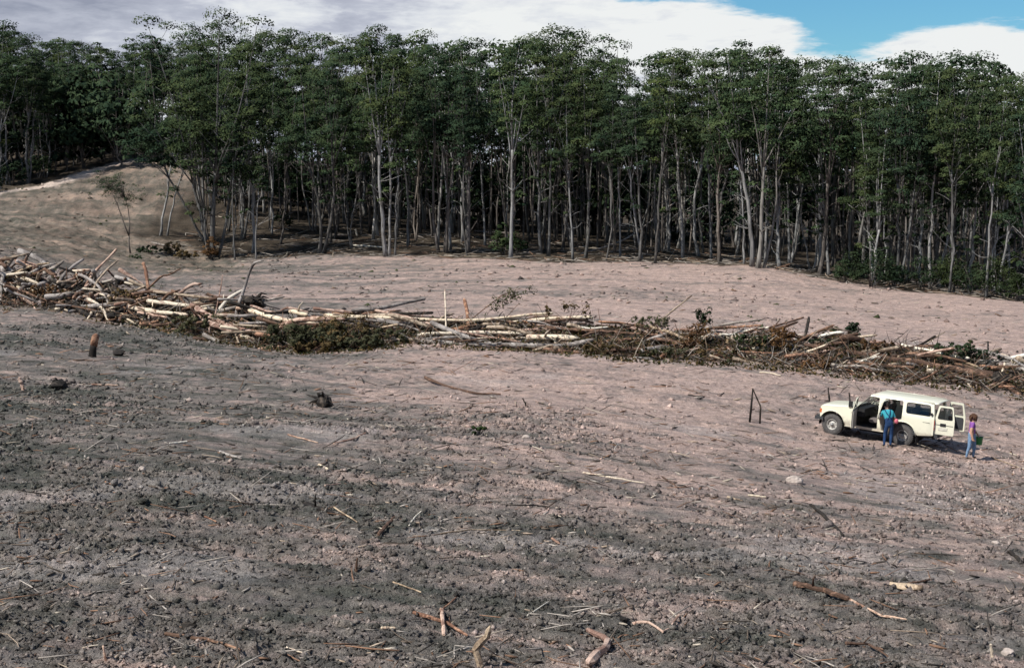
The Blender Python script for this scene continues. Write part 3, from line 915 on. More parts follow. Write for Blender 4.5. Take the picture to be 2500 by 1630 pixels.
FRONT = [
    (519, 627, 36, 'tallest spreading gum at the forest corner, several trunks fanning from one base',
     [dict(r0=.30, cs=.42, cw=.22, lean=(1.5, 0), nl=5, side=7, nleaf=95, csize=1.25, dead=3), dict(r0=.22, cs=.38, cw=.17, lean=(-4.2, -1), b=(-.4, 0), h=.97, nl=4, side=6, nleaf=95, csize=1.2), dict(r0=.18, cs=.40, cw=.13, lean=(4.2, -.5), b=(.4, .1), h=.78, nl=3, side=6, nleaf=85, csize=1.1), dict(r0=.14, cs=.36, cw=.12, lean=(-1.4, -1.5), b=(-.2, -.3), h=.70, nl=3, side=5, nleaf=80, csize=1.1)], M_BARK, M_LEAF),
    (506, 596, 318, 'gum leaning far out over the hillside with a low crown',
     [dict(r0=.15, cs=.80, cw=.17, lean=(-6.2, -1), bow=.8, nl=4, side=5, nleaf=80, csize=1.0, dead=1)], M_BARK, M_LEAF),
    (392, 574, 250, 'pale pair of thin trunks leaning right below the corner gum',
     [dict(r0=.14, cs=.66, cw=.11, lean=(2.6, 0), bow=.5, nl=3, side=4, csize=.95, nleaf=70), dict(r0=.11, cs=.62, cw=.09, lean=(3.6, .3), b=(.7, .2), h=.93, nl=2, side=4, csize=.9)], M_BARK_PALE, M_LEAF_LIGHT),
    (574, 634, 300, 'thin grey sapling standing in front of the corner gum', [dict(r0=.085, cs=.74, cw=.07, lean=(0, 0), bow=.2, nl=2, side=3, csize=.6, nleaf=45, dead=3)], M_BARK, M_LEAF),
    (625, 632, 380, 'thin leaning sapling at the clearing edge beside dead branches', [dict(r0=.07, cs=.80, cw=.06, lean=(.6, 0), bow=.2, nl=2, side=2, csize=.5, nleaf=40, dead=4)], M_BARK_PALE, M_LEAF),
    (782, 618, 150, 'gum with two trunks curving up in a U from one base',
     [dict(r0=.19, cs=.55, cw=.11, lean=(-2.0, .2), b=(-.1, 0), bow=.7, nl=3, side=5, nleaf=75, dead=5), dict(r0=.18, cs=.60, cw=.11, lean=(2.2, 0), b=(.25, 0), bow=.9, h=1.02, nl=3, side=5, nleaf=75, dead=2)], M_BARK, M_LEAF),
    (942, 626, 95, 'tall pale twin-trunk gum with bare upper limbs near the middle of the edge',
     [dict(r0=.22, cs=.56, cw=.11, lean=(-1.2, .2), bow=.3, nl=4, side=5, nleaf=75, dead=6), dict(r0=.15, cs=.60, cw=.10, lean=(.4, .2), b=(.35, 0), bow=.3, h=.92, nl=3, side=5, nleaf=70, dead=3)], M_BARK_PALE, M_LEAF),
    (964, 626, 240, 'slim dark-footed gum just right of the pale twin trunks', [dict(r0=.12, cs=.62, cw=.09, lean=(.8, 0), nl=3, side=4, csize=.9, dead=4)], M_BARK, M_LEAF_LIGHT),
    (995, 602, 130, 'grey gum standing a little inside the forest floor clearing', [dict(r0=.17, cs=.55, cw=.10, lean=(-.8, 0), nl=3, side=5, dead=5)], M_BARK, M_LEAF),
    (1072, 618, 118, 'cluster of three dark trunks rising from one foot',
     [dict(r0=.17, cs=.56, cw=.09, lean=(-.8, .2), nl=3, side=5, dead=1), dict(r0=.15, cs=.58, cw=.09, lean=(.7, .4), b=(.5, .2), h=.97, nl=3, side=5, dead=1), dict(r0=.13, cs=.6, cw=.08, lean=(1.6, 0), b=(.8, -.1), h=.9, nl=2, side=4)], M_BARK_DARK, M_LEAF),
    (1142, 618, 125, 'thick dark-barked gum with a straight trunk', [dict(r0=.25, cs=.52, cw=.12, lean=(.3, .3), bow=.2, nl=4, side=5, dead=2)], M_BARK_DARK, M_LEAF),
    (1247, 630, 100, 'tall straight pale gum above a green shrub, limbs opening in a V', [dict(r0=.20, cs=.60, cw=.12, lean=(.3, 0), bow=.12, nl=4, side=5, dead=4)], M_BARK_PALE, M_LEAF_LIGHT),
    (1339, 625, 78, 'tall straight grey gum whose crown tops the skyline', [dict(r0=.18, cs=.60, cw=.13, lean=(.3, .4), bow=.12, nl=5, side=5, nleaf=80, csize=1.15, dead=5)], M_BARK, M_LEAF),
    (1397, 617, 140, 'gum with a crooked S-shaped upper trunk', [dict(r0=.17, cs=.60, cw=.10, lean=(-1.2, 0), bow=.5, kink=.16, nl=3, side=5, dead=6)], M_BARK, M_LEAF),
    (1569, 632, 210, 'slender gum leaning left above a fallen pole', [dict(r0=.12, cs=.62, cw=.09, lean=(-2.6, 0), bow=.5, nl=3, side=4, dead=4)], M_BARK_PALE, M_LEAF),
    (1599, 643, 130, 'very straight thin brown-footed gum at the clearing edge', [dict(r0=.13, cs=.66, cw=.10, lean=(1.0, .2), bow=.15, nl=3, side=5, dead=3)], M_BARK, M_LEAF_LIGHT),
    (1707, 626, 140, 'pale gum flaring at the foot, set back from the edge', [dict(r0=.19, cs=.56, cw=.11, lean=(.3, .3), nl=3, side=5, dead=4)], M_BARK_PALE, M_LEAF),
    (1758, 643, 150, 'gum with a blackened thick foot', [dict(r0=.20, cs=.55, cw=.11, lean=(-.4, .3), nl=3, side=5, dead=2)], M_BARK_DARK, M_LEAF),
    (1817, 646, 240, 'thin pale gum just left of the tall leaning pair', [dict(r0=.11, cs=.62, cw=.08, lean=(-1.0, .2), nl=2, side=4, csize=.9, dead=3)], M_BARK_PALE, M_LEAF),
    (1836, 650, 128, 'tall pale gum sweeping left as it rises, bare forked limbs', [dict(r0=.21, cs=.60, cw=.13, lean=(-2.8, .3), bow=.5, nl=4, side=6, nleaf=78, dead=5)], M_BARK_PALE, M_LEAF_LIGHT),
    (1851, 654, 122, 'thick straight gum beside the tall leaning one', [dict(r0=.22, cs=.56, cw=.12, lean=(.6, 0), bow=.15, nl=4, side=6, nleaf=75, dead=4), dict(r0=.12, cs=.6, cw=.08, lean=(2.0, .2), b=(.5, .2), h=.9, nl=2, side=4)], M_BARK, M_LEAF_LIGHT),
    (1898, 642, 160, 'slim grey gum between the thick pair and the dark-footed gum', [dict(r0=.13, cs=.58, cw=.10, lean=(.6, .2), nl=3, side=5, dead=3)], M_BARK, M_LEAF),
    (1927, 643, 146, 'forked gum dividing low into a V of pale stems', [dict(r0=.17, cs=.50, cw=.11, lean=(-1.0, 0), nl=3, side=5, dead=2), dict(r0=.14, cs=.52, cw=.10, lean=(2.4, .2), b=(.2, 0), h=.92, nl=3, side=5)], M_BARK_PALE, M_LEAF_LIGHT),
    (2001, 671, 150, 'dark-footed gum bowed at the base near the shrubs', [dict(r0=.21, cs=.52, cw=.12, lean=(1.2, .2), bow=.6, nl=4, side=6, dead=4)], M_BARK_DARK, M_LEAF_LIGHT),
    (2215, 687, 138, 'tall straight pale twin gum with an orange scar, rising from the shrubs', [dict(r0=.17, cs=.58, cw=.13, lean=(.4, 0), bow=.1, nl=4, side=6, nleaf=80, csize=1.1, dead=4), dict(r0=.13, cs=.6, cw=.11, lean=(1.2, .1), b=(.4, .1), h=.97, nl=3, side=5)], M_BARK_PALE, M_LEAF_LIGHT),
    (2368, 660, 140, 'wide-crowned gum forking high behind the shrubs', [dict(r0=.20, cs=.45, cw=.17, lean=(.4, 0), nl=5, side=7, nleaf=85, csize=1.15, dead=3)], M_BARK_PALE, M_LEAF_LIGHT),
    (2438, 672, 180, 'gum leaning right near the picture edge behind the shrubs', [dict(r0=.17, cs=.45, cw=.14, lean=(3.6, 0), nl=4, side=6, nleaf=80, dead=3)], M_BARK_PALE, M_LEAF_LIGHT),
    (2480, 700, 215, 'rounded gum at the far right end of the forest front', [dict(r0=.16, cs=.40, cw=.18, lean=(.6, 0), nl=4, side=6, nleaf=85, csize=1.1, dead=2)], M_BARK, M_LEAF_LIGHT),
]
TAKEN = []
SHORT = ['fanning corner gum', 'leaning corner gum', 'pale leaning pair', 'thin grey sapling', 'thin leaning sapling', 'U-shaped gum', 'pale twin-trunk gum', 'slim dark-footed gum', 'grey inner gum', 'cluster of three dark trunks', 'thick dark-barked gum', 'gum above the green shrub', 'gum topping the skyline', 'S-shaped gum', 'left-leaning slender gum', 'thin brown-footed gum', 'pale flaring gum', 'black-footed gum', 'thin pale gum', 'left-sweeping tall gum', 'thick straight gum', 'slim grey edge gum', 'low-forked gum', 'bowed dark-footed gum', 'scarred twin gum', 'wide-crowned gum', 'right-leaning gum', 'rounded right-end gum']
for i, (px, py, top, lab, stems, bk, lf) in enumerate(FRONT):
    tr, p = front_tree(300 + i, px, py, top, lab, stems, bk, lf, 'gums along the front of the forest')
    TAKEN.append((p.x, p.y))


def scar():
    """burnt orange scar on the tall twin gum: an open patch where bark has torn away"""
    t = [o for o in bpy.data.objects if o.get('label', '').startswith('tall straight pale twin gum')][0]
    mb = MB(); z0 = 3.6
    for k in range(5):
        z = z0 + k * .28
        mb.box(-.06 + .02 * math.sin(k), .09 - .015 * k, -.215, -.15, z, z + .27)
    mb.build('bark_scar', WOOD['orange'], t)['label'] = 'orange scar where the bark has torn away'


scar()


def lone_sapling():
    """the lone wispy sapling on the hillside left of the forest"""
    p = hits([(319, 617)])[0]; t = Tree(77); g = t.rng; H = at(290, 415, p.y).z - p.z
    k = p.y / F
    def P(dx, py): return np.array((dx * k, 0.25 * math.sin(dx), (617 - py) * k))
    t.limb([P(0, 621), P(-2, 598), P(-4, 577)], .10, .08, 6)
    for pts in ([P(-4, 577), P(-14, 540), P(-30, 500), P(-44, 462), P(-52, 440)], [P(-4, 577), P(0, 545), P(-4, 510), P(-8, 485), P(-22, 450)]):
        t.limb(pts, .07, .02, 5)
        for f in range(64):
            q = pts[-1 - (f % 2)] + np.array((g.normal(0, 18), 0, g.normal(0, 11))) * k + np.array((0, g.normal(0, .7), 0))
            t.limb([pts[-2], (pts[-2] + q) / 2 + np.array((0, 0, .1)), q], .018, .006, 3)
            t.clump(q, g.uniform(.22, .5), 34, .11, .8, .4)
    w, l = t.meshes('sapling'); w.materials.append(M_BARK_DARK); l.materials.append(M_LEAF)
    place_tree('sapling', w, l, p, 0, 1, None, None, 'lone wispy sapling forking low on the bare hillside')


lone_sapling()


def fill_forest():
    rng = np.random.default_rng(2024); pts = list(TAKEN); got = []
    def free(x, y, d):
        return all((x - a) ** 2 + (y - b) ** 2 > d * d for a, b in pts)
    for tries in range(9000):
        if len(got) >= 205: break
        x = rng.uniform(EDGE[4].x - 3, EDGE[-1].x + 1); yf = float(np.interp(x, _EX, _EY))
        dep = 62 * rng.uniform() ** 1.35
        y = yf + 1.5 + dep
        px = pix_of(x, y)
        if px < 425 or px > 2640: continue
        if px < 560 and dep > 32: continue
        # the forest floor stays open in the middle-left
        d = 2.5 + dep * 0.012
        if 600 < px < 1050 and dep < 14: d = 4.6
        if not free(x, y, d): continue
        pts.append((x, y)); got.append((x, y, px, dep))
    got.sort(key=lambda q: q[3])
    far = []
    for i, (x, y, px, dep) in enumerate(got):
        z = float(h_base(np.array([x]), np.array([y]))[0])
        lay = max(0.0, 1 - dep / 26.0)
        top = np.interp(px, SKX, SKY_) + abs(rng.normal(0, 34)) + (18 if 380 < px < 580 else 0) - 6 + lay * rng.uniform(0, 1) ** 1.2 * 150
        if dep > 8 and rng.uniform() < .13: top -= rng.uniform(6, 26)
        H = at(px, top, y).z - z; H = min(max(H, 10.0), 27.0)
        k = int(rng.integers(0, 14)); w, l = GEN[k]; s = H / 20.0
        fi = int(np.argmin([abs(px - f[0]) + (400 if f[1] < 600 else 0) for f in FRONT])); side = 'left' if px < FRONT[fi][0] else 'right'
        row = 'close' if dep < 8 else ('a few rows' if dep < 22 else 'deep in the shade')
        zone = 'left part of the forest' if px < 800 else ('middle of the forest' if px < 1650 else 'right part of the forest')
        place_tree('eucalyptus_tree', w, l, (x, y, z), rng.uniform(0, 6.283), s * rng.uniform(.85, 1.1), None, None,
                   ('short' if H < 16 else 'tall') + ' gum ' + row + ' behind and ' + side + ' of the ' + SHORT[fi], 'gums in the ' + zone, s)
    # hillside forest, left
    n = 0; hill = []
    for tries in range(4000):
        if n >= 66: break
        px = rng.uniform(-170, 470); dep = 40 * rng.uniform() ** 1.2
        base = at(px, np.interp(px, [-200, 0, 100, 180, 330, 480], [460, 447, 424, 385, 352, 345]), np.interp(px, [-200, 0, 100, 180, 330, 480], [196, 202, 210, 226, 244, 255]))
        y = base.y + dep + 1; x = base.x * y / base.y
        if not free(x, y, 2.7): continue
        pts.append((x, y)); n += 1
        z = float(h_base(np.array([x]), np.array([y]))[0])
        top = np.interp(px, SKX[:5] + [480], SKY_[:5] + [110]) + abs(rng.normal(0, 26)) - 4
        H = min(max(at(px, top, y).z - z, 11), 25)
        w, l = GEN[int(rng.integers(0, 14))]; s = H / 20
        place_tree('eucalyptus_tree', w, l, (x, y, z), rng.uniform(0, 6.283), s * rng.uniform(1.0, 1.25), None, None,
                   'dark gum ' + ('in the front row' if dep < 7 else ('in the middle rows' if dep < 20 else 'at the back')) + ' of the hillside forest ' + ('at the left picture edge' if px < 60 else ('left of the track' if px < 200 else ('above the bend of the track' if px < 330 else 'nearest the corner gum'))), 'gums on the left hillside', s)
    return pts


FOREST_PTS = fill_forest()


def back_forest():
    """trees deep in the forest that merge into one mass"""
    rng = np.random.default_rng(99); WV, WF, LV, LN = [], [], [], []; nb = 0
    src = []
    for w, l in GEN[:8]:
        v = np.empty(len(w.vertices) * 3, np.float32); w.vertices.foreach_get('co', v); v = v.reshape(-1, 3)
        f = [tuple(p.vertices) for p in w.polygons if len(p.vertices) == 4]
        lv = np.empty(len(l.vertices) * 3, np.float32); l.vertices.foreach_get('co', lv)
        q = lv.reshape(-1, 4, 3)[::6]; c = q.mean(1, keepdims=True)
        src.append((v, np.array(f), c + (q - c) * 2.3, swell_of(l).reshape(-1, 4, 3)[::6].reshape(-1, 3)))
    spots = []
    while len(spots) < 110:
        if len(spots) < 62:
            x = rng.uniform(-60, 95); y = float(np.interp(x, _EX, _EY)) + rng.uniform(46, 78); px = pix_of(x, y)
            if px < 640: continue
            if 640 < px < 1500 and rng.uniform() < .45: continue
        else:
            px = rng.uniform(-260, 520); y = rng.uniform(240, 300); x = (px - PCX) / F * y
        spots.append((x, y, px))
    for x, y, px in spots:
        v, f, q, sn = src[int(rng.integers(0, 8))]
        z = float(h_base(np.array([x]), np.array([y]))[0])
        H = min(max(at(px, np.interp(px, SKX, SKY_) + abs(rng.normal(0, 25)) + (30 if 340 < px < 600 else 0), y).z - z, 10), 26); s = H / 20
        a = rng.uniform(0, 6.28); R = np.array(((math.cos(a), -math.sin(a), 0), (math.sin(a), math.cos(a), 0), (0, 0, 1))) * s
        WV.append(v @ R.T + (x, y, z)); WF.append(f + nb); nb += len(v)
        LV.append((q.reshape(-1, 3) @ R.T + (x, y, z))); LN.append(sn @ (R / s).T)
    # scrub and young trees closing the view between the trunks
    low = []
    for k in range(5):
        t = Tree(860 + k); g = t.rng
        t.stem((0, 0, -.3), 8.0, .10, .16, .24, (g.normal(0, .3), g.normal(0, .3)), .3, 6, 24, 1.25, 5, 0, 0.50)
        w, l = t.meshes('scrub'); v = np.empty(len(w.vertices) * 3, np.float32); w.vertices.foreach_get('co', v)
        lv = np.empty(len(l.vertices) * 3, np.float32); l.vertices.foreach_get('co', lv)
        low.append((v.reshape(-1, 3), np.array([tuple(p.vertices) for p in w.polygons if len(p.vertices) == 4]), lv.reshape(-1, 3), swell_of(l)))
    for k in range(250):
        px = (rng.uniform(520, 1500) if k % 5 < 3 else rng.uniform(1500, 2700)) if k < 165 else rng.uniform(-280, 560)
        y = rng.uniform(186, 235) if k < 165 else rng.uniform(214, 275)
        if k < 70 and px > 1500: y = rng.uniform(165, 215)
        x = (px - PCX) / F * y; v, f, q, sn = low[k % 5]; z = float(h_base(np.array([x]), np.array([y]))[0])
        if k < 165 and px < 1500: ht = at(px, 368, y).z - z + rng.uniform(-2.6, 1.6)
        elif k < 165: ht = rng.uniform(7, 14)
        else: ht = rng.uniform(8, 15) if px < 330 else rng.uniform(5, 9)
        s = max(ht, 3.5) / 8.0; sx = max(s, .9); a = rng.uniform(0, 6.28)
        R = np.array(((math.cos(a) * sx, -math.sin(a) * sx, 0), (math.sin(a) * sx, math.cos(a) * sx, 0), (0, 0, s)))
        WV.append(v @ R.T + (x, y, z)); WF.append(f + nb); nb += len(v); LV.append(q @ R.T + (x, y, z)); LN.append(sn @ (R / np.array((sx, sx, s))[:, None]).T)
    for k in range(260):
        px = rng.uniform(560, 2650) if k < 200 else rng.uniform(-240, 460)
        x0 = (px - PCX) / F * 160; y = float(np.interp(x0, _EX, _EY)) + rng.uniform(22, 70) if k < 200 else rng.uniform(222, 262)
        x = (px - PCX) / F * y; z = float(h_base(np.array([x]), np.array([y]))[0]); hh = rng.uniform(10, 15); r = rng.uniform(.07, .15); lx, ly = rng.normal(0, .5, 2)
        m = MB().tube([(x, y, z - .3), (x + lx * .3 + rng.normal(0, .1), y, z + hh * .4), (x + lx, y + ly, z + hh)], [r * 1.2, r, r * .6], 5, False)
        WV.append(np.array(m.v)); WF.append(np.array(m.f) + nb); nb += len(m.v)
    e = empty('background_forest', (0, 0, 0)); tag(e, 'dark mass of gums deep in the forest', kind='stuff')
    link('trunks', np_mesh('back_trunks', np.concatenate(WV), np.concatenate(WF)), M_BARK_DARK, e)
    link('foliage', leaf_mesh('back_foliage', np.concatenate(LV), np.concatenate(LN)), M_LEAF, e)


back_forest()


# ------------------------------------------------------------------ shrubs
def shrub_mesh(seed, w, h, leafm, n=26, stems=7, lsize=.2, barkm=M_BARK_DARK):
    t = Tree(seed); g = t.rng
    for k in range(n):
        a = g.uniform(0, 6.28); r = w * .5 * g.uniform() ** .5; z = h * g.uniform(.25, .92) * (1 - .45 * (r / (w * .5)) ** 2)
        c = np.array((math.cos(a) * r, math.sin(a) * r, z)); t.clump(c, min(w, h) * g.uniform(.14, .24), 48, lsize, .8, .3)
        if k < stems: t.limb(bez((c[0] * .2, c[1] * .2, -.1), (c[0] * .4, c[1] * .4, z * .6), c, 5), .03 + .01 * h, .012, 5)
    ww, l = t.meshes('shrub'); ww.materials.append(barkm); l.materials.append(leafm)
    return ww, l


def place_shrub(px, py, w, h, seed, leafm, label, group=None, name='shrub', **kw):
    p = hits([(px, py)])[0]; ww, l = shrub_mesh(seed, w, h, leafm, **kw)
    t = empty(name, p)
    a = link('stem', ww, None, t); b = link('foliage', l, None, t)
    tag(t, label, 'shrub', group)
    return t


for i, (px, py, w, h, lab) in enumerate([
    (2075, 690, 3.0, 2.4, 'dark green shrub at the left end of the row under the gums'),
    (2125, 698, 3.6, 3.2, 'broad layered shrub left of the tall twin gum'),
    (2180, 703, 3.0, 2.9, 'rounded shrub touching the left side of the tall twin gum'),
    (2262, 708, 3.2, 2.8, 'dense shrub just right of the tall twin gum'),
    (2318, 714, 3.4, 3.0, 'spreading shrub in the middle of the row at the right'),
    (2380, 722, 3.2, 3.3, 'tall shrub below the wide-crowned gum'),
    (2440, 728, 3.6, 3.0, 'shrub with bare grey stems near the right picture edge'),
    (2495, 735, 3.4, 2.8, 'rightmost shrub of the row at the clearing edge'),
    (2090, 668, 3.5, 3.0, 'shrub behind the left end of the row'), (2330, 690, 4.0, 3.2, 'shrub behind the middle of the right row'), (2450, 700, 4.0, 3.4, 'shrub standing behind the right end of the row')]):
    place_shrub(px, py, w * (.9, 1.25, 1.05, 1.3)[i % 4], h * (1.0, 1.25, .85, 1.15, 1.05)[i % 5], 500 + i, M_SHRUB, lab, 'shrubs under the gums', n=40, lsize=.17)
place_shrub(1232, 622, 2.6, 3.4, 520, M_LEAF_LIGHT, 'bright green shrub at the foot of the straight pale gum', n=30)
place_shrub(1262, 616, 2.0, 2.2, 521, M_SHRUB, 'low dark shrub right of the straight pale gum', n=22)
place_shrub(516, 630, 1.7, 2.3, 522, M_LEAF_RUST, 'rusty dead brush round the foot of the corner gum', name='dead_brush', lsize=.16)
place_shrub(452, 632, 2.6, 1.1, 523, M_LEAF_DRY, 'dry brown brush heap left of the corner gum', name='dead_brush', lsize=.16)
place_shrub(420, 622, 1.8, 1.4, 524, M_LEAF_DRY, 'brown dead bush beside the fallen white trunk', name='dead_brush', lsize=.16)
place_shrub(370, 620, 3.0, .9, 525, M_SHRUB, 'low dark brush below the pale leaning trunks', name='low_shrub', lsize=.16)
place_shrub(330, 633, 1.4, .5, 526, M_LEAF_LIGHT, 'tuft of green growth at the foot of the lone sapling', name='low_shrub', lsize=.12)
place_shrub(1660, 600, 2.2, 2.4, 527, M_SHRUB, 'bushy undergrowth clump between trunks right of the fallen pole', n=20)
place_shrub(690, 560, 2.0, 2.6, 528, M_SHRUB, 'small dark bush inside the forest left of the U-shaped gum', n=20)
for i, (px, py, w, h, lab) in enumerate([(30, 452, 4, 4.5, 'dark bush at the forest foot on the far left'), (95, 436, 4, 3.6, 'dark bush left of the hillside track'), (225, 382, 3.5, 2.4, 'pale bush behind the hillside track'), (268, 374, 4, 2.6, 'bushy growth above the bend of the hillside track'), (318, 366, 3.5, 3.0, 'bush right of the hillside track bend'), (-30, 470, 4, 4, 'dark bush beyond the left picture edge'), (150, 405, 4, 4.2, 'bush in the shade above the hillside track')]):
    place_shrub(px, py, w, h, 540 + i, M_SHRUB, lab, 'bushes along the hillside track', n=24, lsize=.3)


def forest_litter():
    rng = np.random.default_rng(31); n = 1500
    x = rng.uniform(EDGE[4].x, EDGE[-1].x, n); y = np.interp(x, _EX, _EY) + rng.uniform(-1.5, 1, n) + 30 * rng.uniform(0, 1, n) ** 1.5
    L = rng.uniform(.5, 2.8, n); R = rng.uniform(.02, .06, n)
    me, n = prisms('forest_litter', x, y, L, R, 32, .10, .6)
    ci = rng.choice(8, n, p=[.05, .05, .40, .15, .13, .06, .02, .14]); color_attr(me, CHIPCOL[ci] * rng.uniform(.7, 1.1, (n, 1)), 12)
    tag(link('forest_litter', me, M_CHIP), 'fallen sticks and bark on the forest floor', kind='stuff')


forest_litter()

# ------------------------------------------------------------------ felled timber
RW = random.Random(4711)


def smooth_path(pts, n, angular=False):
    pts = [Vector(p) for p in pts]
    if angular and len(pts) > 2:
        seg = len(pts) - 1; out = []
        for i in range(n):
            q = i / (n - 1) * seg; k = min(int(q), seg - 1); out.append(pts[k].lerp(pts[k + 1], q - k))
        return out
    if len(pts) == 2:
        return [pts[0].lerp(pts[1], i / (n - 1)) for i in range(n)]
    out = []
    P = [pts[0] * 2 - pts[1]] + pts + [pts[-1] * 2 - pts[-2]]
    seg = len(pts) - 1
    for i in range(n):
        s = i / (n - 1) * seg; k = min(int(s), seg - 1); t = s - k
        a, b, c, d = P[k], P[k + 1], P[k + 2], P[k + 3]
        out.append(0.5 * ((2 * b) + (c - a) * t + (2 * a - 5 * b + 4 * c - d) * t * t + (3 * b - a - 3 * c + d) * t ** 3))
    return out


def wood_piece(name, pts, r0, r1, mat, label, cat, group=None, rng=RW, knots=0, wob=0.18, n=None, sides=8, broken=True, angular=False):
    """one log, branch or stick along a path, its ends broken off uneven, with snapped side stubs"""
    L = sum((Vector(b) - Vector(a)).length for a, b in zip(pts[:-1], pts[1:]))
    n = n or max(5, min(12, int(L / max(r0, .03) / 2.5)))
    P = smooth_path(pts, n, angular); c = sum(P, Vector()) / n
    P = [p - c for p in P]
    for p in P[1:-1]:
        p += Vector((rng.gauss(0, 1), rng.gauss(0, 1), rng.gauss(0, 1))) * r0 * wob
    rr = [r0 + (r1 - r0) * i / (n - 1) for i in range(n)]
    rr = [r * rng.uniform(.84, 1.14) for r in rr]
    mb = MB()
    if broken:
        d0 = (P[0] - P[1]).normalized(); d1 = (P[-1] - P[-2]).normalized()
        P = [P[0] + d0 * rr[0] * .5] + P + [P[-1] + d1 * rr[-1] * rng.uniform(.5, 2.2)]
        rr = [rr[0] * .55] + rr + [rr[-1] * rng.uniform(.15, .6)]
    mb.tube(P, rr, sides, True, rng, .14)
    o = mb.build(name, mat, None, c, not angular)
    for k in range(knots):
        i = rng.randrange(2, n - 1); q = P[i]
        d = (P[i + 1] - P[i]).normalized(); s = d.cross(Vector((rng.gauss(0, 1), rng.gauss(0, 1), abs(rng.gauss(0, 1))))).normalized()
        ln = r0 * rng.uniform(2.5, 8)
        k2 = MB().tube([q + s * r0 * .5, q + s * ln * .6 + d * ln * .25, q + s * ln + d * ln * .6], [rr[i] * .42, rr[i] * .34, rr[i] * .15], 6, True, rng, .1)
        k2.build('branch_stub', mat, o, None, True)
    tag(o, label, cat, group)
    return o


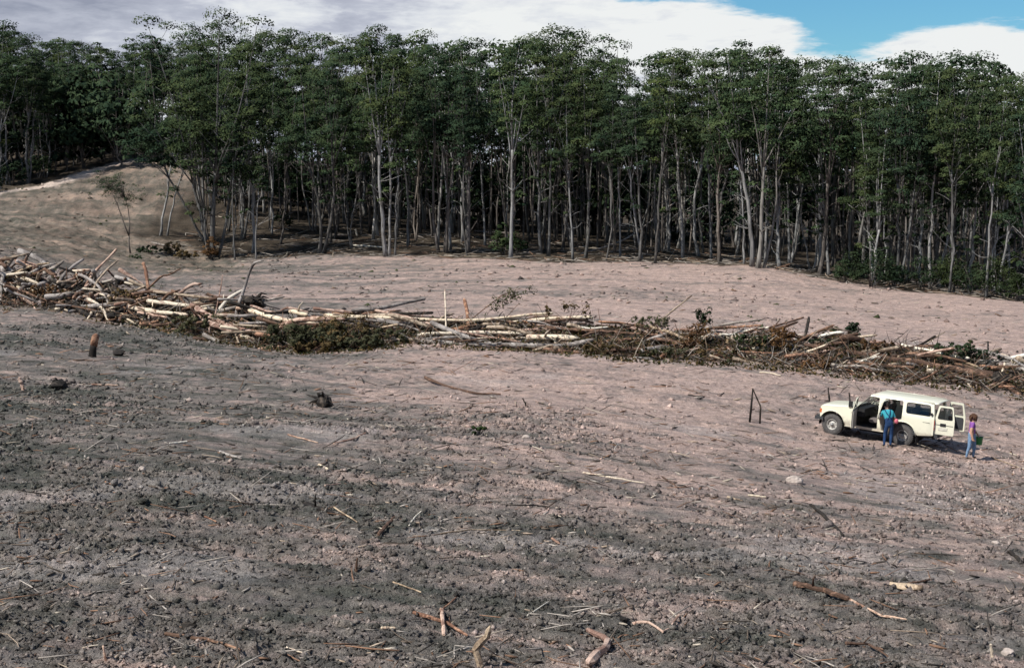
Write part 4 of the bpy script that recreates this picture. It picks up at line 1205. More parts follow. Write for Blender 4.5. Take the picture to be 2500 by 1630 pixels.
# logs told apart in the windrow: photo points, thickness in photo pixels (butt, tip), wood, label
LOGS = [
    ([(-14, 686), (124, 735), (232, 758)], 6, 4, 'brown', 'long dark pole slanting across the front of the left heap'),
    ([(222, 676), (284, 609)], 6, 4, 'pink', 'brown pole jutting highest from the left heap'),
    ([(232, 698), (256, 664), (286, 637)], 6, 4, 'tan', 'tan forked stick jutting up beside the highest pole of the left heap'),
    ([(366, 711), (521, 729)], 7, 6, 'tan', 'tan log lying level with a dark broken right end, right end of the left heap'),
    ([(361, 735), (464, 747)], 10, 8, 'cream', 'stout cream log, upper of the pale pair right of the left heap'),
    ([(314, 749), (380, 761), (452, 768)], 11, 8, 'cream', 'cream log below the stout one, lower of the pale pair'),
    ([(336, 762), (407, 775)], 6, 5, 'pink', 'thin pink-cream pole under the lower pale log'),
    ([(468, 746), (514, 772), (558, 795), (622, 812), (698, 822)], 14, 8, 'pink', 'long pink log sloping down to the right with flaking bark'),
    ([(477, 772), (520, 792), (571, 809)], 12, 9, 'pink', 'pink log lying just under the long sloping pink log'),
    ([(610, 757), (680, 778), (772, 793)], 11, 9, 'cream', 'cream log sloping into the dark leafy heap'),
    ([(613, 747), (672, 763), (703, 751), (752, 762)], 6, 4, 'pink', 'crooked pink pole with a hump above the cream log'),
    ([(555, 732), (590, 710)], 9, 8, 'white', 'short white log leaning against the grey dead trunk'),
    ([(584, 740), (602, 688), (618, 645), (642, 636)], 10, 4, 'grey', 'grey dead trunk standing up out of the windrow, bent at the tip'),
    ([(526, 766), (538, 708), (543, 672)], 4, 2, 'pink', 'thin bare sapling standing up left of the grey dead trunk'),
    ([(569, 793), (585, 843)], 5, 4, 'tan', 'tan stick leaning against the long pink log'),
    ([(300, 748), (340, 778), (388, 800)], 4, 3, 'brown', 'thin brown branch curving down left of the pink logs'),
    ([(216, 747), (304, 743)], 9, 7, 'grey', 'grey log lying level at the foot of the left heap'),
    ([(214, 729), (240, 744), (256, 763)], 7, 5, 'cream', 'cream branch bent downwards on the grey level log'),
    ([(161, 665), (203, 633)], 8, 6, 'grey', 'grey slab tilted up on the crest of the left heap'),
    ([(177, 662), (216, 659)], 7, 6, 'cream', 'short cream log lying level near the crest of the left heap'),
    ([(-12, 634), (30, 628), (68, 619)], 5, 3, 'tan', 'thin tan branch on the crest at the left picture edge'),
    ([(42, 640), (86, 649)], 10, 9, 'pink', 'stout pinkish log end on the crest of the left heap'),
    ([(11, 672), (66, 665)], 7, 5, 'cream', 'cream pole lying level in the left heap near the picture edge'),
    ([(8, 652), (4, 690)], 10, 8, 'grey', 'upright grey log end at the left picture edge'),
    ([(386, 681), (412, 671), (441, 656)], 5, 3, 'brown', 'brown branch reaching up right at the end of the left heap'),
    ([(350, 643), (357, 670)], 7, 7, 'orange', 'reddish stub standing upright behind the left heap'),
    ([(458, 701), (488, 693)], 8, 7, 'pink', 'pink log end poking right from the left heap'),
    ([(193, 670), (237, 695)], 7, 5, 'grey', 'grey log sloping down under the highest pole of the left heap'),
    ([(793, 770), (936, 776), (1100, 781), (1171, 781), (1239, 774), (1348, 765)], 9, 5, 'cream', 'longest cream log lying level along the middle of the windrow'),
    ([(907, 756), (960, 767), (1015, 780)], 8, 6, 'pink', 'pink log sloping down onto the longest cream log'),
    ([(860, 758), (936, 751), (990, 739), (1036, 729)], 9, 6, 'grey', 'grey-topped log rising to the right above the leafy heap'),
    ([(708, 760), (748, 768)], 10, 9, 'cream', 'short thick cream log at the left of the leafy heap'),
    ([(766, 753), (864, 764)], 7, 6, 'pink', 'pink pole lying behind the leafy heap'),
    ([(1089, 793), (1086, 708)], 5, 3, 'cream', 'slim white post standing upright in the middle of the windrow'),
    ([(1142, 776), (1139, 752), (1134, 733)], 9, 8, 'orange', 'orange broken stub standing upright right of the white post'),
    ([(1028, 816), (1150, 812), (1291, 814)], 8, 7, 'cream', 'cream log in the front of the windrow, left of the thick one'),
    ([(1288, 823), (1400, 825)], 13, 12, 'cream', 'thick cream log cut square in front of the windrow'),
    ([(951, 827), (1040, 834), (1138, 841), (1300, 843), (1395, 841), (1443, 830)], 11, 9, 'grey', 'long grey log along the front foot of the windrow'),
    ([(1122, 831), (1187, 826)], 6, 5, 'cream', 'short cream pole just above the long grey log'),
    ([(1102, 805), (1163, 792)], 6, 4, 'orange', 'orange-brown branch below the orange stub'),
    ([(1079, 775), (1106, 766)], 5, 4, 'tan', 'short tan piece at the foot of the white post'),
    ([(1338, 800), (1461, 808), (1604, 818)], 8, 6, 'brown', 'reddish-brown log lying level right of the thick cream log'),
    ([(1385, 790), (1434, 801), (1483, 798)], 5, 3, 'white', 'thin pale bent branch above the reddish-brown log'),
    ([(1550, 812), (1599, 791), (1640, 760), (1688, 722)], 6, 3, 'tan', 'long tan pole jutting high to the right from the windrow'),
    ([(1597, 792), (1630, 829)], 4, 3, 'brown', 'thin brown stick crossing under the jutting tan pole'),
    ([(1695, 808), (1777, 791), (1860, 780)], 7, 4, 'grey', 'grey-tan branch rising to the right behind the windrow'),
    ([(1748, 801), (1857, 794)], 6, 4, 'orange', 'orange-tan pole under the rising grey branch'),
    ([(1822, 811), (1885, 798), (1961, 775)], 7, 4, 'brown', 'brown branch ending in a raised fork'),
    ([(1966, 823), (1975, 775)], 7, 6, 'dark', 'dark post leaning slightly right behind the windrow'),
    ([(1715, 827), (1759, 818)], 6, 5, 'cream', 'short cream stick under the grey-tan rising branch'),
    ([(1758, 816), (1853, 819)], 5, 4, 'white', 'pale straight pole lying level left of the brown fork'),
    ([(1567, 856), (1628, 844)], 9, 7, 'grey', 'grey log end at the front between brown brush'),
    ([(1775, 850), (1820, 876)], 6, 4, 'orange', 'red-brown branch sloping down right in front of the windrow'),
    ([(1802, 858), (1890, 863)], 5, 4, 'orange', 'red-brown stick lying level at the front of the windrow'),
    ([(1910, 876), (1971, 849)], 6, 4, 'tan', 'tan stick rising right in front of the big brown log'),
    ([(1547, 891), (1565, 904)], 7, 6, 'cream', 'cream chunk on the ground before the windrow'),
    ([(2421, 917), (2253, 889), (2127, 869), (1966, 842)], 19, 8, 'brown', 'biggest brown log, tapering left, behind the white vehicle'),
    ([(2014, 873), (2102, 886), (2177, 894), (2230, 897)], 8, 6, 'brown', 'brown log below the biggest log'),
    ([(1999, 888), (2061, 894), (2136, 901)], 8, 6, 'grey', 'grey-white log lowest of the stack left of the vehicle roof'),
    ([(2188, 939), (2248, 927), (2288, 907)], 6, 4, 'orange', 'curved orange stick in front of the biggest log'),
    ([(2098, 862), (2098, 836), (2113, 826)], 4, 3, 'white', 'white forked branch standing above the biggest log'),
    ([(2104, 853), (2142, 836), (2158, 839)], 3, 2, 'white', 'thin pale arching twig right of the white forked branch'),
    ([(2246, 855), (2276, 829), (2307, 810)], 4, 2, 'tan', 'thin tan branch reaching highest right of the middle'),
    ([(2266, 887), (2277, 831)], 3, 2, 'white', 'thin white branch standing upright behind the biggest log'),
    ([(2193, 872), (2227, 857)], 6, 5, 'tan', 'short tan log end propped behind the biggest log'),
    ([(2251, 866), (2280, 852)], 4, 3, 'white', 'short white stick near the upright white branch'),
    ([(2332, 888), (2386, 902)], 8, 7, 'brown', 'brown log end behind the root of the biggest log'),
    ([(2445, 865), (2477, 885)], 7, 6, 'cream', 'cream log end near the right picture edge'),
    ([(2446, 911), (2453, 886)], 5, 4, 'cream', 'cream stub standing up near the right picture edge'),
    ([(2291, 876), (2462, 882)], 5, 4, 'grey', 'thin grey pole behind the green leaves at the right'),
    ([(2458, 890), (2510, 906), (2580, 922)], 13, 11, 'grey', 'stout grey-white log running out of the right picture edge'),
    ([(2440, 944), (2474, 944)], 6, 5, 'orange', 'orange piece lying at the foot near the right edge'),
    ([(2363, 936), (2375, 956)], 5, 4, 'cream', 'cream splinter below the root of the biggest log'),
    ([(2412, 860), (2412, 834)], 4, 4, 'dark', 'small dark post behind the right end of the windrow'),
    ([(2313, 955), (2343, 943)], 4, 3, 'white', 'pale stick lying in front of the biggest log'),
    ([(2074, 913), (2144, 928)], 5, 4, 'orange', 'orange-brown pole lying in front of the grey-white log'),
    ([(2131, 910), (2148, 928)], 4, 3, 'grey', 'small grey stick standing before the biggest log'),
]
for pts, a, b, m, lab in LOGS:
    P = [at_pile(px, py, -.35) for px, py in pts]
    a *= 1.18; b *= 1.18
    s = P[0].y / F
    # a piece that points up stands in the heap or the soil behind it
    lo = min(P, key=lambda q: q.z); g0 = float(h_base(np.array([lo.x]), np.array([lo.y]))[0])
    if lo.z - g0 > .15 and max(q.z for q in P) - lo.z > .2 * abs(P[0].x - P[-1].x):
        o2 = P[-1] if lo is P[0] else P[0]; d = (lo - (P[1] if lo is P[0] else P[-2])).normalized()
        d = (d + Vector((0, 0, -.6))).normalized(); ext = lo + d * min((lo.z - g0 + .15) / max(-d.z, .3), 2.5)
        P = [ext] + P if lo is P[0] else P + [ext]; pts = [None] * len(P)
    # the two ends may lie at different depths in the heap
    if pts[0] is not None and len(pts) > 1 and abs(pts[0][0] - pts[-1][0]) > 60:
        dz = RW.uniform(-.5, .5)
        P = [at(px, py, p.y + dz * (i / (len(P) - 1) - .5)) for i, ((px, py), p) in enumerate(zip(pts, P))]
    wood_piece('log' if max(a, b) >= 7 else 'branch', P, a * s * .5, b * s * .5, WOOD[m], lab, 'log' if max(a, b) >= 7 else 'branch', 'timber told apart in the windrow', knots=RW.choice((0, 0, 1, 2)) if a >= 6 else 0, wob=.09)

# root plate at the butt of the biggest log
def root_plate(px, py, size, label, Yoff=0.2, mat='dark', pile=True, name='root_ball'):
    c = at_pile(px, py) if pile else hits([(px, py)])[0]
    if not pile: c.z += size * .3
    rng = random.Random(int(px)); mb = MB()
    V0, F0 = ico()
    vs = [tuple(Vector((v[0], v[1], v[2] * .75)) * size * .55 * rng.uniform(.6, 1.3)) for v in V0]
    mb.add(vs, [tuple(f) for f in F0])
    o = mb.build(name, WOOD[mat], None, c)
    for k in range(9):
        d = Vector((rng.gauss(0, 1), rng.gauss(0, .8), rng.gauss(0, .4))).normalized(); e = d * size * rng.uniform(.5, .82)
        q = MB().tube([d * size * .25, d * size * .5 + Vector((0, 0, rng.gauss(0, .06))) * size, e + Vector((rng.gauss(0, .1), 0, -abs(rng.gauss(0, .15)))) * size], [size * .10, size * .05, size * .015], 5, True, rng, .25)
        q.build('root', WOOD[mat], o, None, True)
    tag(o, label, 'roots')
    return o


root_plate(2436, 925, 1.0, 'dark upturned root plate at the butt of the biggest log')
root_plate(618, 735, 1.2, 'dark tangle of roots right of the grey dead trunk')
root_plate(592, 757, .8, 'dark root ball with a pale cut face under the grey dead trunk')

# --- the rest of the heap: broken timber nobody could tell apart, still piece by piece
THIN = {}


def fill_pile(n, px0, px1, seed, chaos, thick, zone, mats, lens, grp):
    rng = random.Random(seed)
    for i in range(n):
        px = rng.uniform(px0, px1); f, t, Y = wind(px)
        k = rng.betavariate(1.0, 1.1); py = f + 4 - (f - t) * k * 1.03
        c = at_pile(px, py, rng.uniform(-.3, .8)); zmin = float(h_base(np.array([c.x]), np.array([c.y]))[0])
        c.z = max(c.z, zmin + .08)
        yaw = rng.gauss(0, chaos); pit = rng.gauss(0, chaos * .45)
        # the windrow falls to the right in its own line
        d = Vector((math.cos(yaw), math.sin(yaw) - .12, math.sin(pit))).normalized()
        L = rng.uniform(*lens) * (1.4 if rng.random() < .2 else 1); r = rng.uniform(*thick) * (1.5 if rng.random() < .12 else 1)
        m = rng.choices(list(mats), list(mats.values()))[0]
        if r < .066:
            if m not in THIN: THIN[m] = MB()
            THIN[m].tube([c - d * L / 2, c + Vector((0, 0, rng.gauss(0, .05))) * L, c + d * L / 2], [r, r * .8, r * .5], 6, True, rng, .12)
            continue
        bend = Vector((rng.gauss(0, .07), rng.gauss(0, .07), rng.gauss(0, .05))) * L
        nm = 'log' if r > .115 else 'branch'
        tone = {'cream': 'cream', 'pink': 'pink', 'grey': 'grey', 'white': 'whitish', 'brown': 'brown', 'orange': 'orange', 'dark': 'blackened', 'tan': 'tan'}[m]
        wood_piece(nm, [c - d * L / 2, c + bend, c + d * L / 2], r, r * rng.uniform(.5, .9), WOOD[m], ('stout ' if r > .13 else ('long ' if L > 2.4 else ('short ' if L < 1.2 else ''))) + tone + ' broken ' + nm + (' lying level' if abs(d.z) < .16 else (' tilted up to the right' if d.z * d.x > 0 else ' tilted up to the left')) + ' in the ' + zone, nm, '%s broken %s in the %s' % (tone, 'branches' if nm == 'branch' else 'logs', zone), rng, knots=1 if rng.random() < .15 else 0, n=5, sides=6)


fill_pile(175, -40, 340, 1, .95, (.055, .15), 'jumbled left heap', dict(grey=5, brown=4, dark=5, tan=2, pink=1.5, cream=1.2, orange=.4), (.7, 2.4), '')
fill_pile(70, 300, 620, 2, .55, (.055, .13), 'stretch beside the leafy heap', dict(grey=3, brown=4, dark=3, tan=2, pink=2.5, cream=1.2, orange=.5), (.8, 2.8), '')
fill_pile(90, 600, 1330, 3, .25, (.055, .14), 'middle of the windrow', dict(grey=3, brown=4, dark=3, tan=2, pink=2, cream=1.2, orange=.7), (1.6, 5.0), '')
fill_pile(105, 1300, 1960, 4, .40, (.04, .11), 'brushy stretch before the vehicle', dict(grey=3, brown=5, dark=1.5, tan=2.5, pink=1, cream=.8, orange=2, white=.4), (.8, 3.2), '')
fill_pile(110, 1930, 2560, 5, .45, (.045, .12), 'windrow end behind the vehicle', dict(grey=3, brown=5, dark=2, tan=2.5, pink=1, cream=1, orange=1.5, white=.8), (.7, 3.0), '')


_tb = empty('small_branches'); tag(_tb, 'thin broken branches tangled through the windrow', kind='stuff')
for _m, _b in THIN.items(): _b.build('branches', WOOD[_m], _tb, None, True)


def brush():
    """twigs, bark and dead leaves that fill the windrow"""
    rng = np.random.default_rng(55)
    # twigs
    n = 5600; px = rng.uniform(-60, 2560, n); f = np.interp(px, WX, WFOOT); t = np.interp(px, WX, WTOP); Y = np.interp(px, WX, WY)
    k = rng.beta(1.0, 1.6, n); py = f + 8 - (f - t) * k * .92; Yp = Y + .4 + 3.6 * np.maximum(k, 0) ** 1.2 + rng.normal(0, .35, n)
    u = (px - PCX) / F; v = (PCY - py) / F; dy = math.cos(TH) + v * math.sin(TH); dz = -math.sin(TH) + v * math.cos(TH)
    x = u / dy * Yp; z = CZ + dz / dy * Yp; z = np.maximum(z, h_base(x, Yp) + .03)
    L = rng.uniform(.3, 1.6, n); R = rng.uniform(.008, .026, n)
    me, n = prisms('brushwood', x, Yp, L, R, 56, .45, .5)
    co = np.empty(len(me.vertices) * 3, np.float32); me.vertices.foreach_get('co', co); co = co.reshape(-1, 12, 3)
    co[:, :, 2] += (z - h_full(x, Yp))[:, None]
    me.vertices.foreach_set('co', co.ravel())
    ci = rng.choice(8, n, p=[.03, .04, .18, .24, .24, .03, .04, .20]); color_attr(me, CHIPCOL[ci] * rng.uniform(.5, 1.0, (n, 1)), 12)
    tag(link('brushwood', me, M_CHIP), 'tangled twigs and bark filling the windrow', kind='stuff')
    # loose leaves and bark at the foot
    n = 5600; px = rng.uniform(-60, 2560, n); w = np.interp(px, [0, 300, 450, 700, 1000, 1350, 1500, 1900, 2500], [.25, .35, .8, .8, .5, .8, 1, .8, .6]); keep = rng.uniform(0, 1, n) < w
    px = px[keep]; n = len(px); f = np.interp(px, WX, WFOOT); t = np.interp(px, WX, WTOP); Y = np.interp(px, WX, WY)
    k = rng.beta(1.0, 1.9, n) * 1.0 - .06; py = f - (f - t) * k; Yp = Y + .7 + 3.4 * np.maximum(k, 0) ** 1.2 + rng.normal(0, .4, n) - 1.6 * (k < 0)
    u = (px - PCX) / F; v = (PCY - py) / F; dy = math.cos(TH) + v * math.sin(TH); dz = -math.sin(TH) + v * math.cos(TH)
    x = u / dy * Yp; z = np.maximum(CZ + dz / dy * Yp, h_full(x, Yp) + .04); z = np.where(k < 0.05, h_full(x, Yp) + .04, z)
    T = Tree(57)
    c = np.stack([x, Yp, z], 1); m = 7
    p = np.repeat(c, m, 0) + rng.normal(0, 1, (n * m, 3)) * (.16, .16, .07); nn = rng.normal(0, 1, (n * m, 3)) + (0, 0, .6); nn /= np.linalg.norm(nn, axis=1)[:, None]
    T.leaves(p, nn, .17)
    q = np.concatenate(T.lv); qn = np.concatenate(T.ln).reshape(-1, 4, 3); half = len(q) // 2
    idx = rng.permutation(len(q))
    e = empty('leaf_litter'); tag(e, 'dead leaves and shredded bark along the windrow', kind='stuff')
    for nm, sl, mt in (('dry_leaves', idx[:half], M_LEAF_DRY), ('wilted_leaves', idx[half:int(half * 1.78)], M_LEAF_OLIVE), ('straw_bark', idx[int(half * 1.78):], None)):
        V = q[sl].reshape(-1, 3)
        if mt is None:
            mt = leaf_mat('straw_bark', (0.15, 0.10, 0.06), (0.32, 0.23, 0.14), .1)
        link(nm, leaf_mesh(nm, V, qn[sl].reshape(-1, 3)), mt, e)


brush()


def leafy(px, py, wpx, hpx, n, leafm, label, seed, name='leafy_branch', Yoff=0.0, stem=True, lsize=.15, dens=30, cat='branch'):
    """a felled leafy top: stem, side twigs and leaf clumps"""
    c0 = at_pile(px, py + hpx * .5, Yoff); s = c0.y / F
    c0.z = max(c0.z, float(h_base(np.array([c0.x]), np.array([c0.y]))[0]) - .05)
    t = Tree(seed); g = t.rng; W = wpx * s; H = hpx * s
    small = n < 20; n = n * 3 if small else n
    for k in range(n):
        c = np.array((g.uniform(-.5, .5) * W, g.normal(0, .22) * W * .6, H * g.uniform(.08, .95)))
        if small: t.clump(c, g.uniform(.10, .28) * max(min(W, H), .6), int(dens * .4), lsize * g.uniform(.6, 1.2), g.uniform(.7, 1.5), .5)
        else: t.clump(c, g.uniform(.18, .34) * max(min(W, H), .7) * .8, dens, lsize, .8, .4)
        if stem and k % (4 if small else 2) == 0: t.limb(bez((0, 0, -.3), (c[0] * .3, c[1] * .3, c[2] * .7), c, 4), .022, .007, 4)
    w, l = t.meshes(name)
    o = empty(name, c0)
    if len(w.vertices):
        w.materials.append(WOOD['brown']); link('stem', w, None, o)
    l.materials.append(leafm); link('foliage', l, None, o)
    tag(o, label, cat)
    return o


# big wilted heap left of the middle: several felled crowns on top of each other
for i, (px, py, w, h, lab) in enumerate([
    (700, 812, 90, 40, 'wilted crown at the left end of the dark leafy heap'), (770, 830, 110, 60, 'wilted crown in the middle of the dark leafy heap, front'), (850, 815, 130, 56, 'wilted crown on top of the dark leafy heap'),
    (930, 822, 120, 46, 'wilted crown at the right end of the dark leafy heap'), (790, 795, 100, 40, 'wilted crown behind the front of the dark leafy heap'), (760, 852, 70, 34, 'lowest dark crown spilling from the leafy heap'),
    (880, 845, 100, 34, 'low wilted crown at the foot of the leafy heap'), (490, 785, 110, 40, 'brown leafy crown left of the pink logs')]):
    leafy(px, py + (20 if i < 7 else 4), w * 1.1, h * (1.5, 1.1, 1.55, .9, 1.3, .8, .9, 1.1)[i], 46, [M_LEAF_OLIVE, M_LEAF_OLIVE, M_LEAF_DRY][i % 3], lab, 600 + i, 'felled_crown', (-.4 if i in (5, 6) else 0.2), dens=42, lsize=.14)
for i, (px, py, w, h, n, m, lab) in enumerate([
    (1390, 765, 120, 50, 9, M_LEAF_DRY, 'airy brown twiggy crown right of the longest cream log'),
    (1718, 772, 34, 36, 10, M_SHRUB, 'green sprig standing up behind the jutting tan pole'), (1590, 790, 90, 34, 16, M_LEAF_OLIVE, 'dull green crown behind the jutting tan pole'),
    (1700, 822, 60, 60, 18, M_LEAF_RUST, 'rust-brown leafy crown in the brushy stretch'), (1910, 828, 60, 52, 18, M_LEAF_RUST, 'brown dead bush in front of the dark post'),
    (1840, 838, 90, 34, 14, M_SHRUB, 'green leafy branches left of the brown bush'), (2082, 806, 32, 36, 14, M_SHRUB, 'dark green leafy top standing right of the dark post'),
    (2036, 812, 16, 32, 6, M_SHRUB, 'small green tip left of the dark green leafy top'), (2000, 838, 50, 24, 8, M_SHRUB, 'low green leaves beside the head of the biggest log'),
    (2325, 862, 90, 46, 26, M_SHRUB, 'green leafy crown behind the biggest log'), (2367, 846, 20, 34, 7, M_SHRUB, 'green sprig rising from the leafy crown at the right'), (2400, 868, 70, 30, 12, M_SHRUB, 'green leaves near the small dark post'),
    (2140, 858, 90, 26, 12, M_LEAF_RUST, 'reddish dead twigs behind the biggest log'), (1480, 862, 110, 34, 18, M_LEAF_DRY, 'dry straw-coloured brush at the front right of the grey log'), (1620, 870, 120, 30, 18, M_LEAF_OLIVE, 'dull brush mat at the front of the brushy stretch'),
    (1990, 905, 70, 26, 12, M_LEAF_RUST, 'rusty brush at the foot left of the vehicle'), (1750, 862, 90, 30, 14, M_LEAF_DRY, 'dry brush mat below the rust-brown crown'), (110, 712, 60, 30, 12, M_LEAF_RUST, 'dead brown leaves caught in the left heap'), (300, 720, 60, 26, 10, M_LEAF_DRY, 'dry leaves at the right of the left heap')]):
    leafy(px, py, w, h, n, m, lab, 640 + i, 'leafy_branch', 0.0, dens=30)

def spray():
    """a drooping leafy limb of a felled crown arching above the windrow"""
    b = at_pile(1150, 775, .3); k = b.y / F; t = Tree(633); g = t.rng
    def P(px, py, dy=0): return np.array(((px - 1150) * k, dy, (775 - py) * k))
    main = [P(1150, 780), P(1185, 752, .2), P(1225, 722, .3), P(1275, 704, .4)]
    t.limb(bez(main[0], main[1], main[2], 6), .03, .018, 5); t.limb([main[2], main[3]], .018, .008, 4)
    for i in range(46):
        f = g.uniform(.25, 1); q = main[1] * (1 - f) + main[3] * f + np.array((g.normal(0, .25), g.normal(0, .3), -abs(g.normal(0, .32)) + .1))
        t.clump(q, g.uniform(.1, .22), 10, .13, 1.5, .6)
        if i % 4 == 0: t.limb([main[2], (main[2] + q) / 2 + np.array((0, 0, .08)), q], .01, .004, 3)
    w, l = t.meshes('leafy_branch'); w.materials.append(WOOD['brown']); l.materials.append(M_LEAF_OLIVE)
    o = empty('leafy_branch', b); link('stem', w, None, o); link('foliage', l, None, o)
    tag(o, 'olive leafy limb arching above the middle of the windrow', 'branch')


spray()

# ------------------------------------------------------------------ pieces lying about on the cleared ground
STICKS = [  # points, px thickness butt/tip, wood, upright?, label
    ([(1978, 1235), (2008, 1262), (2058, 1311)], 9, 7, 'dark', 0, 'charred black stick lying below the pale boulder'),
    ([(1827, 1212), (1869, 1218)], 6, 5, 'cream', 0, 'short pale stick with a dark end left of the charred stick'),
    ([(1776, 1218), (1812, 1226)], 6, 3, 'tan', 0, 'tan splinter left of the short pale stick'),
    ([(1706, 1188), (1728, 1188), (1751, 1197)], 4, 3, 'grey', 0, 'grey bent twig left of the boulder'),
    ([(1617, 1167), (1655, 1193)], 5, 4, 'brown', 0, 'brown stick right of the long cream stick'),
    ([(2126, 1331), (2137, 1354)], 8, 6, 'dark', 2, 'short black stub standing below the charred stick'),
    ([(2466, 1356), (2512, 1396)], 11, 10, 'dark', 0, 'dark branch entering at the right picture edge'),
    ([(1940, 1440), (2000, 1455), (2069, 1481)], 15, 12, 'brown', 0, 'brown root running into the soil in the right foreground'),
    ([(2075, 1481), (2152, 1519), (2209, 1530)], 9, 5, 'pink', 0, 'pale pink stick at the end of the brown root'),
    ([(2163, 1438), (2215, 1430), (2268, 1428)], 8, 5, 'brown', 0, 'curved brown stick above the bark slab'),
    ([(2065, 1591), (2120, 1592), (2171, 1613)], 11, 6, 'brown', 0, 'reddish brown branch at the bottom right'),
    ([(2428, 1617), (2419, 1572)], 11, 9, 'cream', 2, 'cream stub standing at the bottom right'),
    ([(1545, 1529), (1580, 1538), (1624, 1552), (1658, 1514)], 9, 6, 'pink', 0, 'V-shaped pink stick in the bottom foreground'),
    ([(1624, 1553), (1590, 1582)], 5, 3, 'grey', 0, 'grey twig below the V-shaped stick'),
    ([(1435, 1556), (1485, 1576), (1478, 1600), (1440, 1632)], 15, 26, 'pink', 0, 'bent pinkish log at the bottom edge with an elbow'),
    ([(1182, 1634), (1162, 1586), (1193, 1538)], 24, 14, 'tan', 2, 'crooked tan stump standing at the bottom edge'),
    ([(1010, 1510), (1087, 1533), (1140, 1574)], 12, 8, 'orange', 0, 'tan plank splinter lying across another near the bottom'),
    ([(1078, 1503), (1084, 1571)], 13, 12, 'pink', 0, 'pinkish slab lying under the tan plank splinter'),
    ([(1080, 1499), (1114, 1476)], 6, 5, 'orange', 0, 'orange stick above the crossed splinters'),
    ([(1288, 1514), (1339, 1487)], 4, 3, 'white', 0, 'thin pale stick rising right of the crossed splinters'),
    ([(932, 1556), (963, 1554)], 10, 8, 'cream', 0, 'short cream chunk left of the crossed splinters'),
    ([(1076, 1315), (1140, 1306), (1200, 1301), (1269, 1304)], 5, 3, 'tan', 0, 'long thin pale branch across the middle foreground'),
    ([(999, 1293), (1012, 1270), (1034, 1253)], 5, 3, 'white', 0, 'curved white stick left of the long thin branch'),
    ([(925, 1313), (963, 1276)], 12, 9, 'brown', 0, 'thick dark brown log end beside the curved white stick'),
    ([(745, 1238), (815, 1262)], 18, 10, 'dark', 0, 'black charred log in the middle left foreground'),
    ([(815, 1253), (872, 1279)], 5, 4, 'tan', 0, 'thin tan stick at the end of the black charred log'),
    ([(1348, 1321), (1365, 1340)], 8, 7, 'pink', 0, 'small pink chunk in the middle foreground'),
    ([(866, 1402), (872, 1364)], 10, 7, 'brown', 2, 'brown stub sticking up in the left middle foreground'),
    ([(959, 1431), (1027, 1457)], 5, 4, 'tan', 0, 'tan stick above the crossed splinters, lower middle'),
    ([(1424, 1480), (1462, 1514)], 4, 3, 'grey', 0, 'thin grey stick left of the dark root clump'),
    ([(404, 1566), (500, 1582), (586, 1602)], 12, 6, 'brown', 0, 'long dark brown branch near the bottom left'),
    ([(346, 1432), (372, 1465), (407, 1496)], 5, 4, 'grey', 0, 'grey bent stick in the left foreground'),
    ([(266, 1622), (252, 1577)], 9, 7, 'pink', 2, 'pink splinter standing at the bottom left'),
    ([(352, 1560), (359, 1537)], 4, 3, 'white', 2, 'white sliver standing above the long dark branch'),
    ([(696, 1593), (739, 1607), (762, 1600)], 6, 3, 'cream', 0, 'cream curved splinter near the bottom, left of centre'),
    ([(132, 1286), (118, 1257)], 6, 4, 'dark', 2, 'black stub tilted left in the left foreground'),
    ([(500, 1271), (528, 1284)], 5, 4, 'orange', 0, 'cream-orange splinter in the left middle foreground'),
    ([(60, 952), (48, 922)], 13, 10, 'pink', 2, 'pinkish stub standing near the left picture edge'),
    ([(225, 946), (287, 944)], 5, 4, 'pink', 0, 'pink stick lying level below the leaning charred stump'),
    ([(703, 1064), (775, 1079)], 6, 3, 'pink', 0, 'pink-cream stick, left of two in the middle left ground'),
    ([(815, 1083), (860, 1075), (896, 1060)], 8, 6, 'pink', 0, 'curved pinkish stick, right of two in the middle left ground'),
    ([(414, 1084), (469, 1079)], 5, 4, 'white', 0, 'pale straight stick in the grey ground at left'),
    ([(779, 1139), (800, 1162)], 8, 6, 'cream', 0, 'short cream stick below the curved pinkish one'),
    ([(537, 1105), (588, 1124)], 7, 6, 'grey', 0, 'grey stick right of the pale straight one'),
    ([(794, 1198), (832, 1190)], 6, 4, 'pink', 0, 'pink splinter above the black charred log'),
    ([(1038, 927), (1080, 945), (1163, 962), (1222, 964)], 8, 4, 'brown', 0, 'long brown branch on the rolled ground before the windrow'),
    ([(1318, 1164), (1350, 1154), (1394, 1153)], 5, 4, 'tan', 0, 'bent tan stick left of the long cream stick'),
    ([(1424, 1153), (1503, 1171), (1572, 1185)], 6, 3, 'cream', 0, 'long cream stick in the middle of the cleared ground'),
    ([(1290, 993), (1277, 974)], 6, 4, 'dark', 2, 'small dark stub on the rolled ground'),
    ([(1855, 910), (1880, 913), (1905, 921)], 5, 4, 'cream', 0, 'cream branch on the ground between the windrow and the propped sticks'),
    ([(2026, 984), (2022, 948)], 6, 4, 'dark', 2, 'thin dark post behind the vehicle bonnet'),
    ([(2077, 990), (2073, 958)], 5, 4, 'dark', 2, 'thin dark post behind the vehicle windscreen'),
    ([(2420, 1120), (2500, 1150)], 4, 3, 'tan', 0, 'tan stick on the ground right of the person with the bucket'),
]
